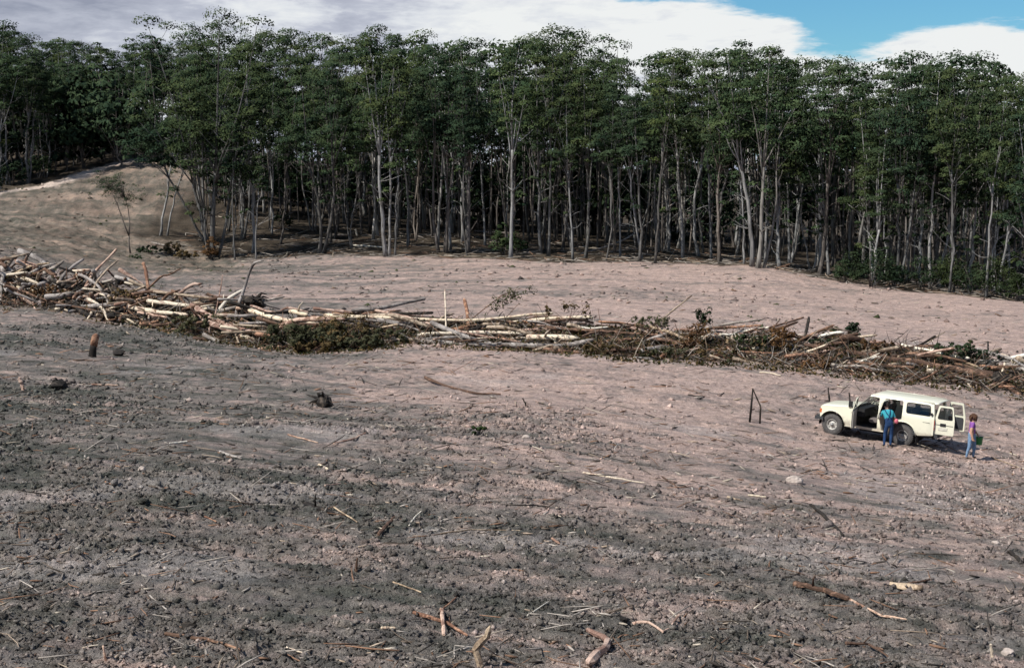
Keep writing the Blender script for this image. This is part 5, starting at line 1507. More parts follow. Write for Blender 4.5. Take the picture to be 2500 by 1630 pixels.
for pts, a, b, m, up, lab in STICKS:
    H = hits(pts if not up else pts[:1])
    if up:
        Y = H[0].y; P = [at(px, py, Y - .0) for px, py in pts]; P[0] = P[0] - Vector((0, 0, .12))
    else:
        P = [Vector((p.x, p.y, max(hz(p.x + i * .05, p.y + j * .05) for i in (-1, 0, 1) for j in (-1, 0, 1)) + (a + b) * .25 * p.y / F * .8)) for p in H]
    s = H[0].y / F
    nm = 'stump' if 'stump' in lab else ('stub' if 'stub' in lab else ('post' if 'post' in lab else ('log' if 'log' in lab else ('root' if 'root running' in lab else 'stick'))))
    wood_piece(nm if nm != 'root' else 'tree_root', P, a * s * (.5 if a > 13 else .43), b * s * (.5 if a > 13 else .43), WOOD[m], lab, {'root': 'roots', 'stub': 'stump'}.get(nm, nm), 'wood lying on the cleared ground' if nm != 'post' else 'dark posts behind the vehicle', knots=1 if a > 8 else 0, n=9, wob=.16, angular=True, sides=7)


def stump():
    """leaning charred stump with a rusty broken top, near the left"""
    b = hits([(226, 872)])[0]; s = b.y / F
    e = empty('charred_stump', b); tag(e, 'leaning stump, charred black below and rusty orange above', 'stump')
    def P(px, py): return Vector(((px - 226) * s, 0, (872 - py) * s))
    rng = random.Random(3)
    MB().tube([P(225, 877), P(226, 866), P(228, 852), P(230, 842)], [.20, .17, .16, .155], 10, True, rng, .08).build('charred_base', WOOD['dark'], e, None, True)
    MB().tube([P(229.6, 846), P(232, 832), P(235, 820), P(236.5, 813)], [.158, .16, .15, .06], 10, True, rng, .12).build('splintered_top', WOOD['orange'], e, None, True)


stump()


def propped_sticks():
    b = hits([(1830, 1030), (1855, 1032)]); s = b[0].y / F
    e = empty('propped_sticks', b[0]); tag(e, 'two dark sticks propped together like a narrow A on the cleared ground', 'sticks')
    def W(px, py, dy=0): return at(px, py, b[0].y + dy) - b[0]
    MB().tube([W(1830, 1034), W(1834, 995), W(1838, 948)], [.048, .042, .03], 7, True, RW, .1).build('stick', WOOD['dark'], e, None, True)
    MB().tube([W(1855, 1037), W(1857, 992), W(1848, 972), W(1839, 951)], [.038, .036, .03, .026], 7, True, RW, .1).build('stick', WOOD['dark'], e, None, True)


propped_sticks()


def rock(px, py, size, label, c=(0.40, 0.34, 0.30)):
    p = hits([(px, py)])[0]; rng = np.random.default_rng(int(px) * 7 + 1)
    bm = bmesh.new(); bmesh.ops.create_icosphere(bm, subdivisions=3, radius=1.0)
    for v in bm.verts:
        d = v.co
        k = 1 + .30 * float(vnoise(np.array([d.x * 1.7 + px]), np.array([d.y * 1.7 + d.z * 2.3]), 5)[0]) + .16 * float(vnoise(np.array([d.x * 4 + px]), np.array([d.y * 4 + d.z * 5]), 6)[0])
        v.co = Vector((d.x * size[0], d.y * size[1], d.z * size[2])) * k
    me = bpy.data.meshes.new('rock'); bm.to_mesh(me); bm.free()
    o = link('rock', me, plain('rock_%d' % int(px), c, .95, .1, var=.3, scale=9), None, (p.x, p.y, hz(p.x, p.y) + size[2] * .35))
    tag(o, label, 'rock', 'pale rocks on the cleared ground')


rock(1940, 1176, (.25, .18, .16), 'pale pinkish boulder on the bare slope below the vehicle')
rock(346, 1150, (.09, .08, .09), 'small whitish stone in the grey ground at the left')
rock(1284, 1076, (.12, .10, .09), 'cream stone in the middle of the cleared ground')
rock(2460, 1600, (.09, .08, .06), 'pale stone at the bottom right corner')
rock(72, 742, (.28, .22, .22), 'pale round boulder at the foot of the left heap', (.5, .43, .42))
rock(98, 745, (.25, .2, .2), 'greyish boulder beside the pale one at the foot of the left heap', (.42, .36, .35))
rock(2430, 1330, (.08, .07, .05), 'pale stone left of the dark branch at the right edge')
root_plate(1512, 1530, .24, 'dark clump of matted roots in the bottom foreground', pile=False)
root_plate(787, 995, .75, 'dark upturned stump on a low mound in the middle left', pile=False)
root_plate(147, 950, .6, 'dark broken stump near the left picture edge', pile=False)
root_plate(291, 870, .5, 'low dark root hump right of the leaning charred stump', pile=False)
root_plate(464, 1540, .22, 'dark clod bound with roots near the bottom left', pile=False)
root_plate(168, 1280, .22, 'black root lump in the left foreground', pile=False)


def bark_slab():
    p = hits([(2212, 1450)])[0]; mb = MB(); rng = random.Random(9); vs = []; n = 9
    for i in range(n):
        for j in range(6):
            u = i / (n - 1) * 2 - 1; v = j / 5 * 2 - 1; w = .12 * math.sqrt(max(0, 1 - u * u * .95))
            vs.append((u * .27, v * w, .05 + .06 * (1 - v * v) + rng.uniform(-.01, .01)))
    fs = [(i * 6 + j, i * 6 + j + 1, (i + 1) * 6 + j + 1, (i + 1) * 6 + j) for i in range(n - 1) for j in range(5)]
    mb.add(vs, fs); o = mb.build('bark_piece', WOOD['tan'], None, (p.x, p.y, hz(p.x, p.y)), True); o.rotation_euler = (0, 0, -.35)
    so = o.modifiers.new('thick', 'SOLIDIFY'); so.thickness = .02
    tag(o, 'oval slab of brown bark lying above the pale pink stick', 'bark')


bark_slab()
_sp = hits([(1167, 1068)])[0]
_w, _l = shrub_mesh(570, .4, .55, M_LEAF_LIGHT, n=7, stems=5, lsize=.09)
_t = empty('seedling', _sp); link('stem', _w, None, _t); link('foliage', _l, None, _t); tag(_t, 'small green seedling on the open ground', 'seedling')

# fallen timber at the forest edge
for pts, a, b, m, lab in [
    ([(1412, 622), (1517, 588), (1580, 547), (1650, 492)], 5, 3, 'grey', 'long fallen pole leaning up into the forest'),
    ([(370, 592), (400, 599)], 7, 5, 'grey', 'grey-white fallen trunk end beside the pale leaning trunks'),
    ([(860, 600), (905, 603), (936, 607)], 4, 3, 'white', 'pale fallen branch on the forest floor left of the twin gum'),
    ([(868, 560), (872, 575)], 5, 4, 'white', 'white broken stub on the forest floor'),
    ([(1347, 535), (1349, 552)], 9, 7, 'white', 'bright white broken trunk deep between the gums'),
    ([(1160, 566), (1240, 570)], 4, 3, 'grey', 'grey fallen log behind the green shrub')]:
    Hh = hits([pts[0], pts[-1]]); Y0, Y1 = Hh[0].y, Hh[1].y
    if 'pole' in lab: Y1 = Y0 + 8
    if 'deep' in lab or 'stub' in lab: Y1 = Y0 = Hh[1].y
    if 'fallen trunk' in lab: Y0 = Y1
    n = len(pts); P = [at(px, py, Y0 + (Y1 - Y0) * i / (n - 1)) for i, (px, py) in enumerate(pts)]
    if 'pole' not in lab and 'deep' not in lab and 'stub' not in lab and 'trunk end' not in lab:
        P = [Vector((p.x, p.y, hz(p.x, p.y) + .1)) for p in P]
    s = Y0 / F; wood_piece('log' if a > 4 else 'branch', P, a * s * .5, b * s * .5, WOOD[m], lab, 'log' if a > 4 else 'branch', None)

# ------------------------------------------------------------------ off-road wagon
def paint_mat():
    m, t = mat_new('cream_paint')
    tc = t.n('ShaderNodeTexCoord'); p = tc.outputs['Object']
    sx = t.n('ShaderNodeSeparateXYZ'); t.put(sx.inputs[0], p)
    n = t.noise(p, 5.0, 5.0, 0.6); f = t.noise(p, 30.0, 3.0)
    # road dust thrown up over the sills and arches
    hgt = t.m('SUBTRACT', 0.78, sx.outputs[2])
    d = t.sstep(t.m('ADD', t.m('MULTIPLY', hgt, 1.6), t.m('MULTIPLY', t.m('SUBTRACT', n, 0.5), 1.1)), 0.0, 0.75)
    d = t.m('ADD', t.m('MULTIPLY', d, 0.75), t.m('MULTIPLY', t.sstep(f, 0.5, 0.75), 0.08), clamp=True)
    c = t.mix(d, (0.70, 0.685, 0.55), (0.36, 0.30, 0.25))
    r = t.m('ADD', 0.28, t.m('MULTIPLY', d, 0.6))
    b = finish(t, c, r, 0.4, None, 0.0, 0.3)
    b.inputs['Coat Roughness'].default_value = 0.12
    return m


def glass_mat():
    m, t = mat_new('car_glass')
    g = t.n('ShaderNodeBsdfGlossy'); g.inputs['Roughness'].default_value = 0.03; g.inputs['Color'].default_value = (0.9, 0.95, 0.95, 1)
    tr = t.n('ShaderNodeBsdfTransparent'); tr.inputs[0].default_value = (0.72, 0.76, 0.76, 1)
    fr = t.n('ShaderNodeFresnel'); fr.inputs[0].default_value = 1.5
    mx = t.n('ShaderNodeMixShader'); t.t.links.new(fr.outputs[0], mx.inputs[0])
    t.t.links.new(tr.outputs[0], mx.inputs[1]); t.t.links.new(g.outputs[0], mx.inputs[2])
    o = t.n('ShaderNodeOutputMaterial'); t.t.links.new(mx.outputs[0], o.inputs[0])
    return m


M_PAINT = paint_mat(); M_GLASS = glass_mat()
M_RUBBER = plain('dusty_tyre', (0.085, 0.080, 0.078), .9, .2, var=.3, scale=12)
M_TRIM = plain('black_trim', (0.018, 0.018, 0.019), .7, .3)
M_SEAL = plain('window_seal', (0.03, 0.03, 0.032), .8, .2)
M_STEEL = plain('dull_steel', (0.30, 0.30, 0.30), .5, .4, .6)
M_WHEEL = plain('silver_wheel', (0.42, 0.40, 0.37), .55, .4, .2)
M_SEAT = plain('grey_vinyl_seat', (0.16, 0.14, 0.13), .7, .3)
M_LINING = plain('door_lining', (0.30, 0.285, 0.265), .8, .2)
M_DARKLIN = plain('dark_lining', (0.045, 0.047, 0.05), .8, .2)
M_RED = plain('tail_lamp', (0.35, 0.03, 0.02), .3, .5)
M_AMBER = plain('indicator_lens', (0.55, 0.13, 0.03), .3, .5)
M_LAMP = plain('headlamp_glass', (0.55, 0.57, 0.58), .15, .6)
M_PLATE = plain('number_plate', (0.55, 0.53, 0.45), .6, .3)

FX, RX = 1.365, -1.365      # axles
WR = 0.395                  # wheel radius


def rpoly(pts, r, seg=4):
    """polygon with rounded corners"""
    out = []; n = len(pts)
    for i in range(n):
        p = Vector(pts[i]); a = Vector(pts[i - 1]) - p; b = Vector(pts[(i + 1) % n]) - p
        rr = min(r, a.length * .45, b.length * .45)
        s = p + a.normalized() * rr; e = p + b.normalized() * rr
        for k in range(seg + 1):
            t = k / seg; out.append(tuple((1 - t) ** 2 * s + 2 * t * (1 - t) * p + t * t * e))
    return out


def arch(cx, cz, r, a0, a1, n):
    return [(cx + r * math.cos(math.radians(a0 + (a1 - a0) * i / n)), cz + r * math.sin(math.radians(a0 + (a1 - a0) * i / n))) for i in range(n + 1)]


def side_y(x, z):
    """half width of the body: flat flank, slight belly, cabin leaning inwards"""
    y = 0.875 + 0.012 * math.cos((z - .85) * 3.2)
    if z < .62: y -= (.62 - z) * .18
    if z > 1.16: y -= (z - 1.16) * .23 + max(0, z - 1.66) ** 2 * 3.2
    if x > 1.35: y -= (x - 1.35) ** 2 * .22
    if x < -2.2: y -= (-2.2 - x) ** 2 * .55
    return y


def flat_panel(outer, holes, cuts_x=(), cuts_z=()):
    """triangulated flat panel in (x, z) with holes, cut for bending"""
    loops = [[Vector((p[0], p[1], 0)) for p in outer]] + [[Vector((p[0], p[1], 0)) for p in h] for h in holes]
    tris = tessellate_polygon(loops)
    pts = [p for l in loops for p in l]
    bm = bmesh.new(); vs = [bm.verts.new((p.x, 0, p.y)) for p in pts]
    for t in tris:
        try: bm.faces.new([vs[i] for i in t])
        except ValueError: pass
    for x in cuts_x: bmesh.ops.bisect_plane(bm, geom=bm.verts[:] + bm.edges[:] + bm.faces[:], plane_co=(x, 0, 0), plane_no=(1, 0, 0))
    for z in cuts_z: bmesh.ops.bisect_plane(bm, geom=bm.verts[:] + bm.edges[:] + bm.faces[:], plane_co=(0, 0, z), plane_no=(0, 0, 1))
    return bm


def to_side(bm, sgn, inset=0.0):
    for v in bm.verts: v.co.y = sgn * (side_y(v.co.x, v.co.z) - inset)
    bmesh.ops.recalc_face_normals(bm, faces=bm.faces[:])
    # outward
    s = sum(f.normal.y * f.calc_area() for f in bm.faces)
    if s * sgn < 0: bmesh.ops.reverse_faces(bm, faces=bm.faces[:])


def bm_obj(name, bm, mat, parent, thick=0.0, smooth=True):
    me = bpy.data.meshes.new(name); bm.to_mesh(me); bm.free()
    o = link(name, me, mat, parent, smooth=False)
    if thick:
        s = o.modifiers.new('thick', 'SOLIDIFY'); s.thickness = thick; s.offset = -1
    if smooth:
        me.polygons.foreach_set('use_smooth', np.ones(len(me.polygons), dtype=bool))
        e = o.modifiers.new('edges', 'EDGE_SPLIT'); e.split_angle = math.radians(35)
    return o


CZS = [.5, .56, .62, .75, .9, 1.05, 1.16, 1.24, 1.32, 1.42, 1.52, 1.60, 1.66, 1.69, 1.72, 1.745]
CXS = [1.35, 1.5, 1.65, 1.75, -2.2, -2.3, -2.4]
OUT = [(1.80, .56), (1.865, .62), (1.875, .86), (1.855, 1.02), (1.80, 1.065), (1.2, 1.11), (.56, 1.165), (.50, 1.175), (-.02, 1.70), (-.08, 1.735), (-.2, 1.75), (-2.30, 1.75), (-2.40, 1.73), (-2.50, 1.20), (-2.50, .62), (-2.47, .56)] + \
    [(-1.93, .50)] + arch(RX, .42, .52, 168, 8, 16) + [(-.82, .45), (.82, .45)] + arch(FX, .42, .52, 176, 16, 16)
FDOOR = [(.44, .50), (.475, .80), (.46, 1.20), (-.01, 1.685), (-.37, 1.685), (-.40, 1.20), (-.40, .50)]
RDOOR = [(-.60, .50), (-.60, 1.20), (-.585, 1.685), (-1.27, 1.685), (-1.30, 1.20), (-1.30, 1.01), (-1.06, .945), (-.88, .74), (-.80, .50)]
QWIN = rpoly([(-1.44, 1.27), (-1.42, 1.655), (-2.29, 1.655), (-2.35, 1.27)], .08)
FWIN = rpoly([(.40, 1.25), (-.01, 1.655), (-.34, 1.655), (-.36, 1.25)], .05)
RWIN = rpoly([(-.64, 1.25), (-.63, 1.655), (-1.24, 1.655), (-1.26, 1.25)], .06)


def car_side(root, sgn, doors_open):
    holes = [QWIN] + ([rpoly(FDOOR, .06), rpoly(RDOOR, .06)] if doors_open else [FWIN, RWIN])
    bm = flat_panel(OUT, holes, CXS, CZS); to_side(bm, sgn)
    o = bm_obj('side_panel', bm, M_PAINT, root, .035)
    wins = [QWIN] if doors_open else [QWIN, FWIN, RWIN]
    for w in wins:
        bm = flat_panel(w, [], CXS, CZS); to_side(bm, sgn, .018); g = bm_obj('side_window', bm, M_GLASS, root)
        mb = MB(); P = [(x, sgn * (side_y(x, z) + .002), z) for x, z in w]
        mb.tube(P + [P[0]], .012, 5, False); mb.build('window_seal', M_SEAL, g, None, True)
    return o


def car_door(root, poly, win, hinge, sgn, ang, lining=True):
    """a door built shut, then swung about its front hinge"""
    cx = sum(p[0] for p in poly) / len(poly); cz = sum(p[1] for p in poly) / len(poly)
    sh = [(cx + (x - cx) * .985, cz + (z - cz) * .985) for x, z in poly]
    e = empty('door', (hinge, sgn * .875, 0)); e.parent = root
    a = -sgn * ang if sgn > 0 else ang
    e.rotation_euler = (0, 0, math.radians(-ang * sgn))
    def shift(bm):
        for v in bm.verts: v.co.x -= hinge; v.co.y -= sgn * .875
    bm = flat_panel(rpoly(sh, .05), [win], CXS, CZS); to_side(bm, sgn); shift(bm)
    s = bm_obj('door_skin', bm, M_PAINT, e, .03)
    low = [p for p in sh if p[1] <= 1.21]
    lp = [(cx + (x - cx) * .93, z) for x, z in low]
    bm = flat_panel(rpoly(lp, .05), [], CXS, CZS); to_side(bm, sgn, .05); shift(bm)
    l = bm_obj('door_lining', bm, M_LINING, e, .025)
    bm = flat_panel(win, [], CXS, CZS); to_side(bm, sgn, .02); shift(bm)
    g = bm_obj('door_window', bm, M_GLASS, e)
    mb = MB(); P = [(x - hinge, sgn * (side_y(x, z) - .875 + .002), z) for x, z in win]
    mb.tube(P + [P[0]], .012, 5, False); mb.build('window_seal', M_SEAL, e, None, True)
    x0 = min(p[0] for p in poly)
    MB().box(x0 + .06 - hinge, x0 + .20 - hinge, sgn * .008, sgn * .035, 1.08, 1.105).build('door_handle', M_TRIM, e)
    return e


def wheel(root, x, y):
    sg = 1 if y > 0 else -1
    e = empty('wheel', (x, y, WR)); e.parent = root
    M = Matrix.Rotation(-math.pi / 2 * sg, 4, 'X')     # local z -> outward
    prof = [(.20, -.095), (.27, -.105), (.345, -.108), (.378, -.098), (.393, -.075), (.395, 0), (.393, .075), (.378, .098), (.345, .110), (.27, .108), (.215, .095), (.20, .08)]
    tyre = MB().lathe(prof, 40, M)
    for k in range(36):      # tread blocks
        a = 2 * math.pi * k / 36
        for s0, s1 in ((-.095, -.03), (.03, .095)):
            q = [Vector((r * math.cos(a + da), r * math.sin(a + da), h)) for h in (s0, s1) for r, da in ((.385, -.055), (.385, .055), (.409, .05), (.409, -.05))]
            tyre.add([M @ p for p in q], [(0, 1, 2, 3), (7, 6, 5, 4), (3, 2, 6, 7), (0, 4, 5, 1), (1, 5, 6, 2), (0, 3, 7, 4)])
    tyre.build('tyre', M_RUBBER, e, None, True)
    rim = MB().lathe([(.205, -.08), (.208, .088), (.200, .096), (.186, .088), (.178, .045), (.150, .028), (.105, .040), (.085, .062), (.055, .066), (.05, .05)], 32, M)
    rim.build('rim', M_WHEEL, e, None, True)
    MB().lathe([(.058, .04), (.056, .105), (.040, .125), (.0, .128)], 16, M).build('hub', M_STEEL, e, None, True)
    h = MB()
    for k in range(8):
        a = 2 * math.pi * k / 8
        c = Vector((.158 * math.cos(a), .158 * math.sin(a), .036)); h.lathe([(.02, 0), (.02, .004), (0, .004)], 8, M @ Matrix.Translation(c))
    h.build('rim_hole', M_TRIM, e)


def seat(root, x, y, w):
    e = empty('seat', (x, y, .62)); e.parent = root
    def pad(name, pts, w, t):
        bm = bmesh.new(); bmesh.ops.create_cube(bm, size=1)
        for v in bm.verts: v.co = Vector((v.co.x * pts[0], v.co.y * w, v.co.z * t))
        bmesh.ops.bevel(bm, geom=bm.edges[:], offset=.04, segments=2, affect='EDGES')
        o = bm_obj(name, bm, M_SEAT, e); return o
    c = pad('cushion', (.5,), w, .16); c.location = (0, 0, .12)
    b = pad('backrest', (.14,), w, .60); b.location = (-.28, 0, .45); b.rotation_euler = (0, -.22, 0)
    if w < .8:
        h = pad('headrest', (.10,), w * .5, .18); h.location = (-.37, 0, .86)


def make_car():
    a, b = hits([(2023.5, 1058)])[0], hits([(2202, 1087)])[0]
    # near wheels stand on these points
    f = (a - b); f.normalize()
    far_dir = Vector((math.sin(math.radians(34.0)), math.cos(math.radians(34.0)), 0))
    # car heading fixed from the photo; height of the contact from the land
    az = math.radians(-56.5); fwd = Vector((math.sin(az), math.cos(az), 0)); left = Vector((-fwd.y, fwd.x, 0))
    rear = b.copy()
    def ground(p): return hz2(p.x, p.y)
    def hz2(x, y): return float(h_base(np.array([x]), np.array([y]))[0])
    rear_c = rear - left * .73
    mid = rear_c + fwd * 1.365
    zz = lambda p: hz2(p.x, p.y)
    pf, pr = mid + fwd * 1.365, mid - fwd * 1.365
    zf = (zz(pf + left * .73) + zz(pf - left * .73)) / 2; zr = (zz(pr + left * .73) + zz(pr - left * .73)) / 2
    zl = (zz(pf + left * .73) + zz(pr + left * .73)) / 2; zr2 = (zz(pf - left * .73) + zz(pr - left * .73)) / 2
    X = (fwd + Vector((0, 0, (zf - zr) / 2.73))).normalized(); Yv = (left + Vector((0, 0, (zl - zr2) / 1.46))).normalized()
    Z = X.cross(Yv).normalized(); Yv = Z.cross(X)
    mid.z = (zf + zr) / 2 + .0
    root = empty('off_road_vehicle'); tag(root, 'cream white four-wheel-drive wagon with side and rear doors open', 'car')
    M = Matrix((X, Yv, Z)).transposed().to_4x4(); M.translation = mid
    root.matrix_world = M
    body_under = MB()
    car_side(root, 1, True); car_side(root, -1, False)
    # roof
    nx, ny = 16, 14; vs = []; xs = [-2.56, -2.50, -2.42, -2.3, -2.0, -1.7, -1.4, -1.1, -.8, -.5, -.35, -.25, -.16, -.10, -.06, -.03]
    for x in xs:
        fz = 1.79 - max(0, x + .5) ** 2 * .14 - max(0, -2.0 - x) ** 2 * .14; yw = side_y(min(max(x, -2.2), 1), 1.72) + .004
        if x > -.2: fz -= (x + .2) ** 2 * 1.6
        for j in range(ny):
            t = j / (ny - 1) * 2 - 1; s = abs(t)
            vs.append((x, t * yw, 1.735 + (fz - 1.735) * (1 - s ** 6) + .022 * (1 - t * t)))
    fs = [(i * ny + j, (i + 1) * ny + j, (i + 1) * ny + j + 1, i * ny + j + 1) for i in range(nx - 1) for j in range(ny - 1)]
    ro = MB().add(vs, fs).build('roof', M_PAINT, root, None, True); so = ro.modifiers.new('thick', 'SOLIDIFY'); so.thickness = .03; so.offset = -1
    for s in (-1, 1):
        MB().tube([(-.1, s * .755, 1.765), (-1.2, s * .755, 1.778), (-2.42, s * .755, 1.765)], .013, 6).build('rain_gutter', M_PAINT, root, None, True)
    # bonnet
    vs = []; xs = [1.868, 1.85, 1.80, 1.70, 1.5, 1.2, .9, .6, .50]; ny = 14
    for x in xs:
        ze = np.interp(x, [.5, 1.2, 1.8, 1.85, 1.87], [1.172, 1.11, 1.062, 1.03, .99]); yw = side_y(x, 1.05) - .002
        for j in range(ny):
            t = j / (ny - 1) * 2 - 1
            vs.append((x, t * yw, ze + .050 * (1 - abs(t) ** 4) * min(1, (1.90 - x) * 6 + .1)))
    fs = [(i * ny + j, i * ny + j + 1, (i + 1) * ny + j + 1, (i + 1) * ny + j) for i in range(len(xs) - 1) for j in range(ny - 1)]
    bo = MB().add(vs, fs).build('bonnet', M_PAINT, root, None, True); so = bo.modifiers.new('thick', 'SOLIDIFY'); so.thickness = .02; so.offset = 1
    # nose
    MB().box(1.80, 1.868, -.80, .80, .60, 1.0).build('grille_panel', M_PAINT, root)
    g = MB().box(1.868, 1.885, -.50, .50, .74, .98).build('grille', M_TRIM, root)
    for k in range(6): MB().box(1.885, 1.892, -.49, .49, .755 + k * .037, .772 + k * .037).build('grille_bar', M_STEEL, g)
    for s in (-1, 1):
        Mh = Matrix.Translation((1.872, s * .63, .87)) @ Matrix.Rotation(math.pi / 2, 4, 'Y')
        h = MB().lathe([(.10, 0), (.10, .02), (.088, .03), (.05, .045), (0, .05)], 20, Mh).build('headlight', M_LAMP, root, None, True)
        MB().lathe([(.108, 0), (.112, .022), (.10, .024)], 20, Mh).build('headlight_ring', M_STEEL, h, None, True)
        MB().box(1.76, 1.885, s * .795 - .045, s * .795 + .045, .80, .95).build('indicator', M_AMBER, root)
        MB().tube([(1.93, s * .3, .56), (1.93, s * .8, .56)], .05, 6).v
    bp = MB(); bp.box(1.96, 2.06, -.86, .86, .53, .65); bp.box(1.80, 1.98, -.45, -.36, .53, .60); bp.box(1.80, 1.98, .36, .45, .53, .60)
    bp.add([(1.70, .80, .55), (1.70, .93, .55), (2.06, .86, .53), (1.96, .80, .53), (1.70, .80, .64), (1.70, .93, .64), (2.06, .86, .65), (1.96, .80, .65)], [(0, 1, 2, 3), (7, 6, 5, 4), (1, 5, 6, 2), (0, 4, 5, 1), (0, 3, 7, 4)])
    bp.build('front_bumper', M_DARKLIN, root)
    rb = MB(); rb.box(-2.66, -2.54, -.84, .84, .50, .62); rb.box(-2.56, -2.48, -.5, -.4, .50, .58); rb.box(-2.56, -2.48, .4, .5, .50, .58)
    rb.build('rear_bumper', M_DARKLIN, root)
    # windscreen
    wy0, wy1 = .80, .68
    P = [(.485, wy0, 1.185), (.485, -wy0, 1.185), (-.03, -wy1, 1.70), (-.03, wy1, 1.70)]
    MB().add(P, [(0, 1, 2, 3)]).build('windscreen', M_GLASS, root)
    mb = MB(); mb.tube(P + [P[0]], .018, 6, False); mb.build('windscreen_seal', M_SEAL, root, None, True)
    # tail frame
    tf = MB()
    for s in (-1, 1): tf.box(-2.495, -2.44, min(s * .72, s * .855), max(s * .72, s * .855), .58, 1.20); tf.add([(-2.495, s * .70, 1.20), (-2.495, s * .855, 1.20), (-2.41, s * .735, 1.73), (-2.41, s * .63, 1.73), (-2.45, s * .70, 1.20), (-2.45, s * .85, 1.20), (-2.37, s * .73, 1.73), (-2.37, s * .63, 1.73)], [(0, 1, 2, 3), (7, 6, 5, 4), (0, 3, 7, 4), (1, 5, 6, 2)])
    tf.box(-2.495, -2.44, -.72, .72, .56, .66); tf.build('tail_frame', M_PAINT, root)
    for s in (-1, 1):
        l = MB().box(-2.512, -2.492, s * .79 - .055, s * .79 + .055, .78, 1.14).build('tail_light', M_RED, root)
        MB().box(-2.517, -2.511, s * .79 - .05, s * .79 + .05, .88, .96).build('reverse_lens', M_LAMP, l)
    # inside: floor, firewall, wheel boxes, dash, wheel, seats, load
    MB().box(-2.44, .45, -.80, .80, .46, .50).build('floor', M_DARKLIN, root)
    MB().box(.44, .47, -.80, .80, .50, 1.17).build('firewall', M_TRIM, root)
    for s in (-1, 1): MB().box(-1.9, -.86, min(s * .60, s * .82), max(s * .60, s * .82), .50, .97).build('wheel_box', M_DARKLIN, root)
    d = MB().box(.16, .44, -.78, .78, .86, 1.16).build('dashboard', M_TRIM, root)
    Mw = Matrix.Translation((.02, -.38, 1.10)) @ Matrix.Rotation(math.radians(-62), 4, 'Y')
    sw = MB(); ring = [Mw @ Vector((.2 * math.cos(2 * math.pi * k / 20), .2 * math.sin(2 * math.pi * k / 20), 0)) for k in range(21)]
    sw.tube(ring, .014, 6, False); sw.tube([Mw @ Vector((-.2, 0, 0)), Mw @ Vector((.2, 0, 0))], .012, 5); sw.tube([Mw @ Vector((0, 0, 0)), (.22, -.38, .98)], .025, 6)
    sw.build('steering_wheel', M_TRIM, root, None, True)
    seat(root, -.22, .38, .5); seat(root, -.22, -.38, .5); seat(root, -1.15, 0, 1.25)
    # underside: chassis rails, axles, tank, exhaust, mud flaps
    u = MB()
    for s in (-1, 1): u.box(-2.45, 1.85, s * .42 - .05, s * .42 + .05, .38, .48)
    u.build('chassis_rail', M_TRIM, root)
    for x, n in ((FX, 'front_axle'), (RX, 'rear_axle')):
        q = MB().tube([(x, -.70, WR), (x, .70, WR)], .05, 8); q.ball((x, -.15, WR), (.16, .16, .15)); q.build(n, M_TRIM, root, None, True)
    MB().box(-.55, .35, .30, .62, .30, .44).build('fuel_tank', M_TRIM, root)
    MB().tube([(.4, -.35, .36), (-.9, -.35, .36), (-1.3, -.5, .44), (-2.35, -.55, .42)], .032, 8).build('exhaust_pipe', M_STEEL, root, None, True)
    for x in (FX - .50, RX - .52):
        for s in (-1, 1): MB().box(x - .012, x, s * .73 - .13, s * .73 + .13, .24, .52).build('mud_flap', M_TRIM, root)
    for s in (-1, 1): MB().box(-.86, .86, min(s * .80, s * .865), max(s * .80, s * .865), .415, .45).build('sill', M_PAINT, root)
    for x, y in ((FX, .73), (FX, -.73), (RX, .73), (RX, -.73)): wheel(root, x, y)
    # inner arches
    for x in (FX, RX):
        for s in (-1, 1):
            ar = MB(); pr_ = arch(x, .42, .515, -8, 188, 14); n = len(pr_)
            vs = [(p[0], s * .55, p[1]) for p in pr_] + [(p[0], s * .86, p[1]) for p in pr_]
            ar.add(vs, [(i, i + 1, n + i + 1, n + i) for i in range(n - 1)]); ar.build('wheel_arch', M_TRIM, root, None, True)
            lip = MB().tube([(p[0], s * (side_y(p[0], p[1]) + .006), p[1]) for p in pr_[1:-1]], .016, 5); lip.build('arch_lip', M_PAINT, root, None, True)
    # open side doors
    car_door(root, FDOOR, FWIN, .47, 1, 80); car_door(root, RDOOR, RWIN, -.60, 1, 88)
    # mirror on the front door
    d = [o for o in root.children if o.name.startswith('door')][0]
    mm = MB(); mm.tube([(-.02, .02, 1.16), (.02, .16, 1.20), (.02, .20, 1.30)], .012, 6); mm.box(-.02, .05, .13, .28, 1.18, 1.40); mm.build('wing_mirror', M_TRIM, d)
    # rear doors stand straight back
    for s in (1, -1):
        e = empty('rear_door', (-2.50, s * .74, 0)); e.parent = root; e.rotation_euler = (0, 0, math.radians(4 * s))
        sk = [(-.0, .64), (0, 1.20), (-.10, 1.70), (-.60, 1.70), (-.70, 1.20), (-.70, .64)]
        wn = rpoly([(-.09, 1.22), (-.165, 1.63), (-.56, 1.63), (-.62, 1.22)], .05)
        bm = flat_panel(rpoly(sk, .05), [wn], (), [.8, 1.0, 1.2, 1.4, 1.6])
        for v in bm.verts: v.co.y = s * (.02 + .012 * math.cos((v.co.z - .95) * 2.5) - max(0, v.co.z - 1.2) * .06)
        bmesh.ops.recalc_face_normals(bm, faces=bm.faces[:])
        if sum(f.normal.y * f.calc_area() for f in bm.faces) * s < 0: bmesh.ops.reverse_faces(bm, faces=bm.faces[:])
        bm_obj('door_skin', bm, M_PAINT, e, .045)
        bm = flat_panel(wn, [], (), [1.4])
        for v in bm.verts: v.co.y = s * (.008 - max(0, v.co.z - 1.2) * .06)
        bm_obj('door_window', bm, M_GLASS, e)
        P = [(x, s * (.035 - max(0, z - 1.2) * .06), z) for x, z in wn]
        MB().tube(P + [P[0]], .012, 5, False).build('window_seal', M_SEAL, e, None, True)
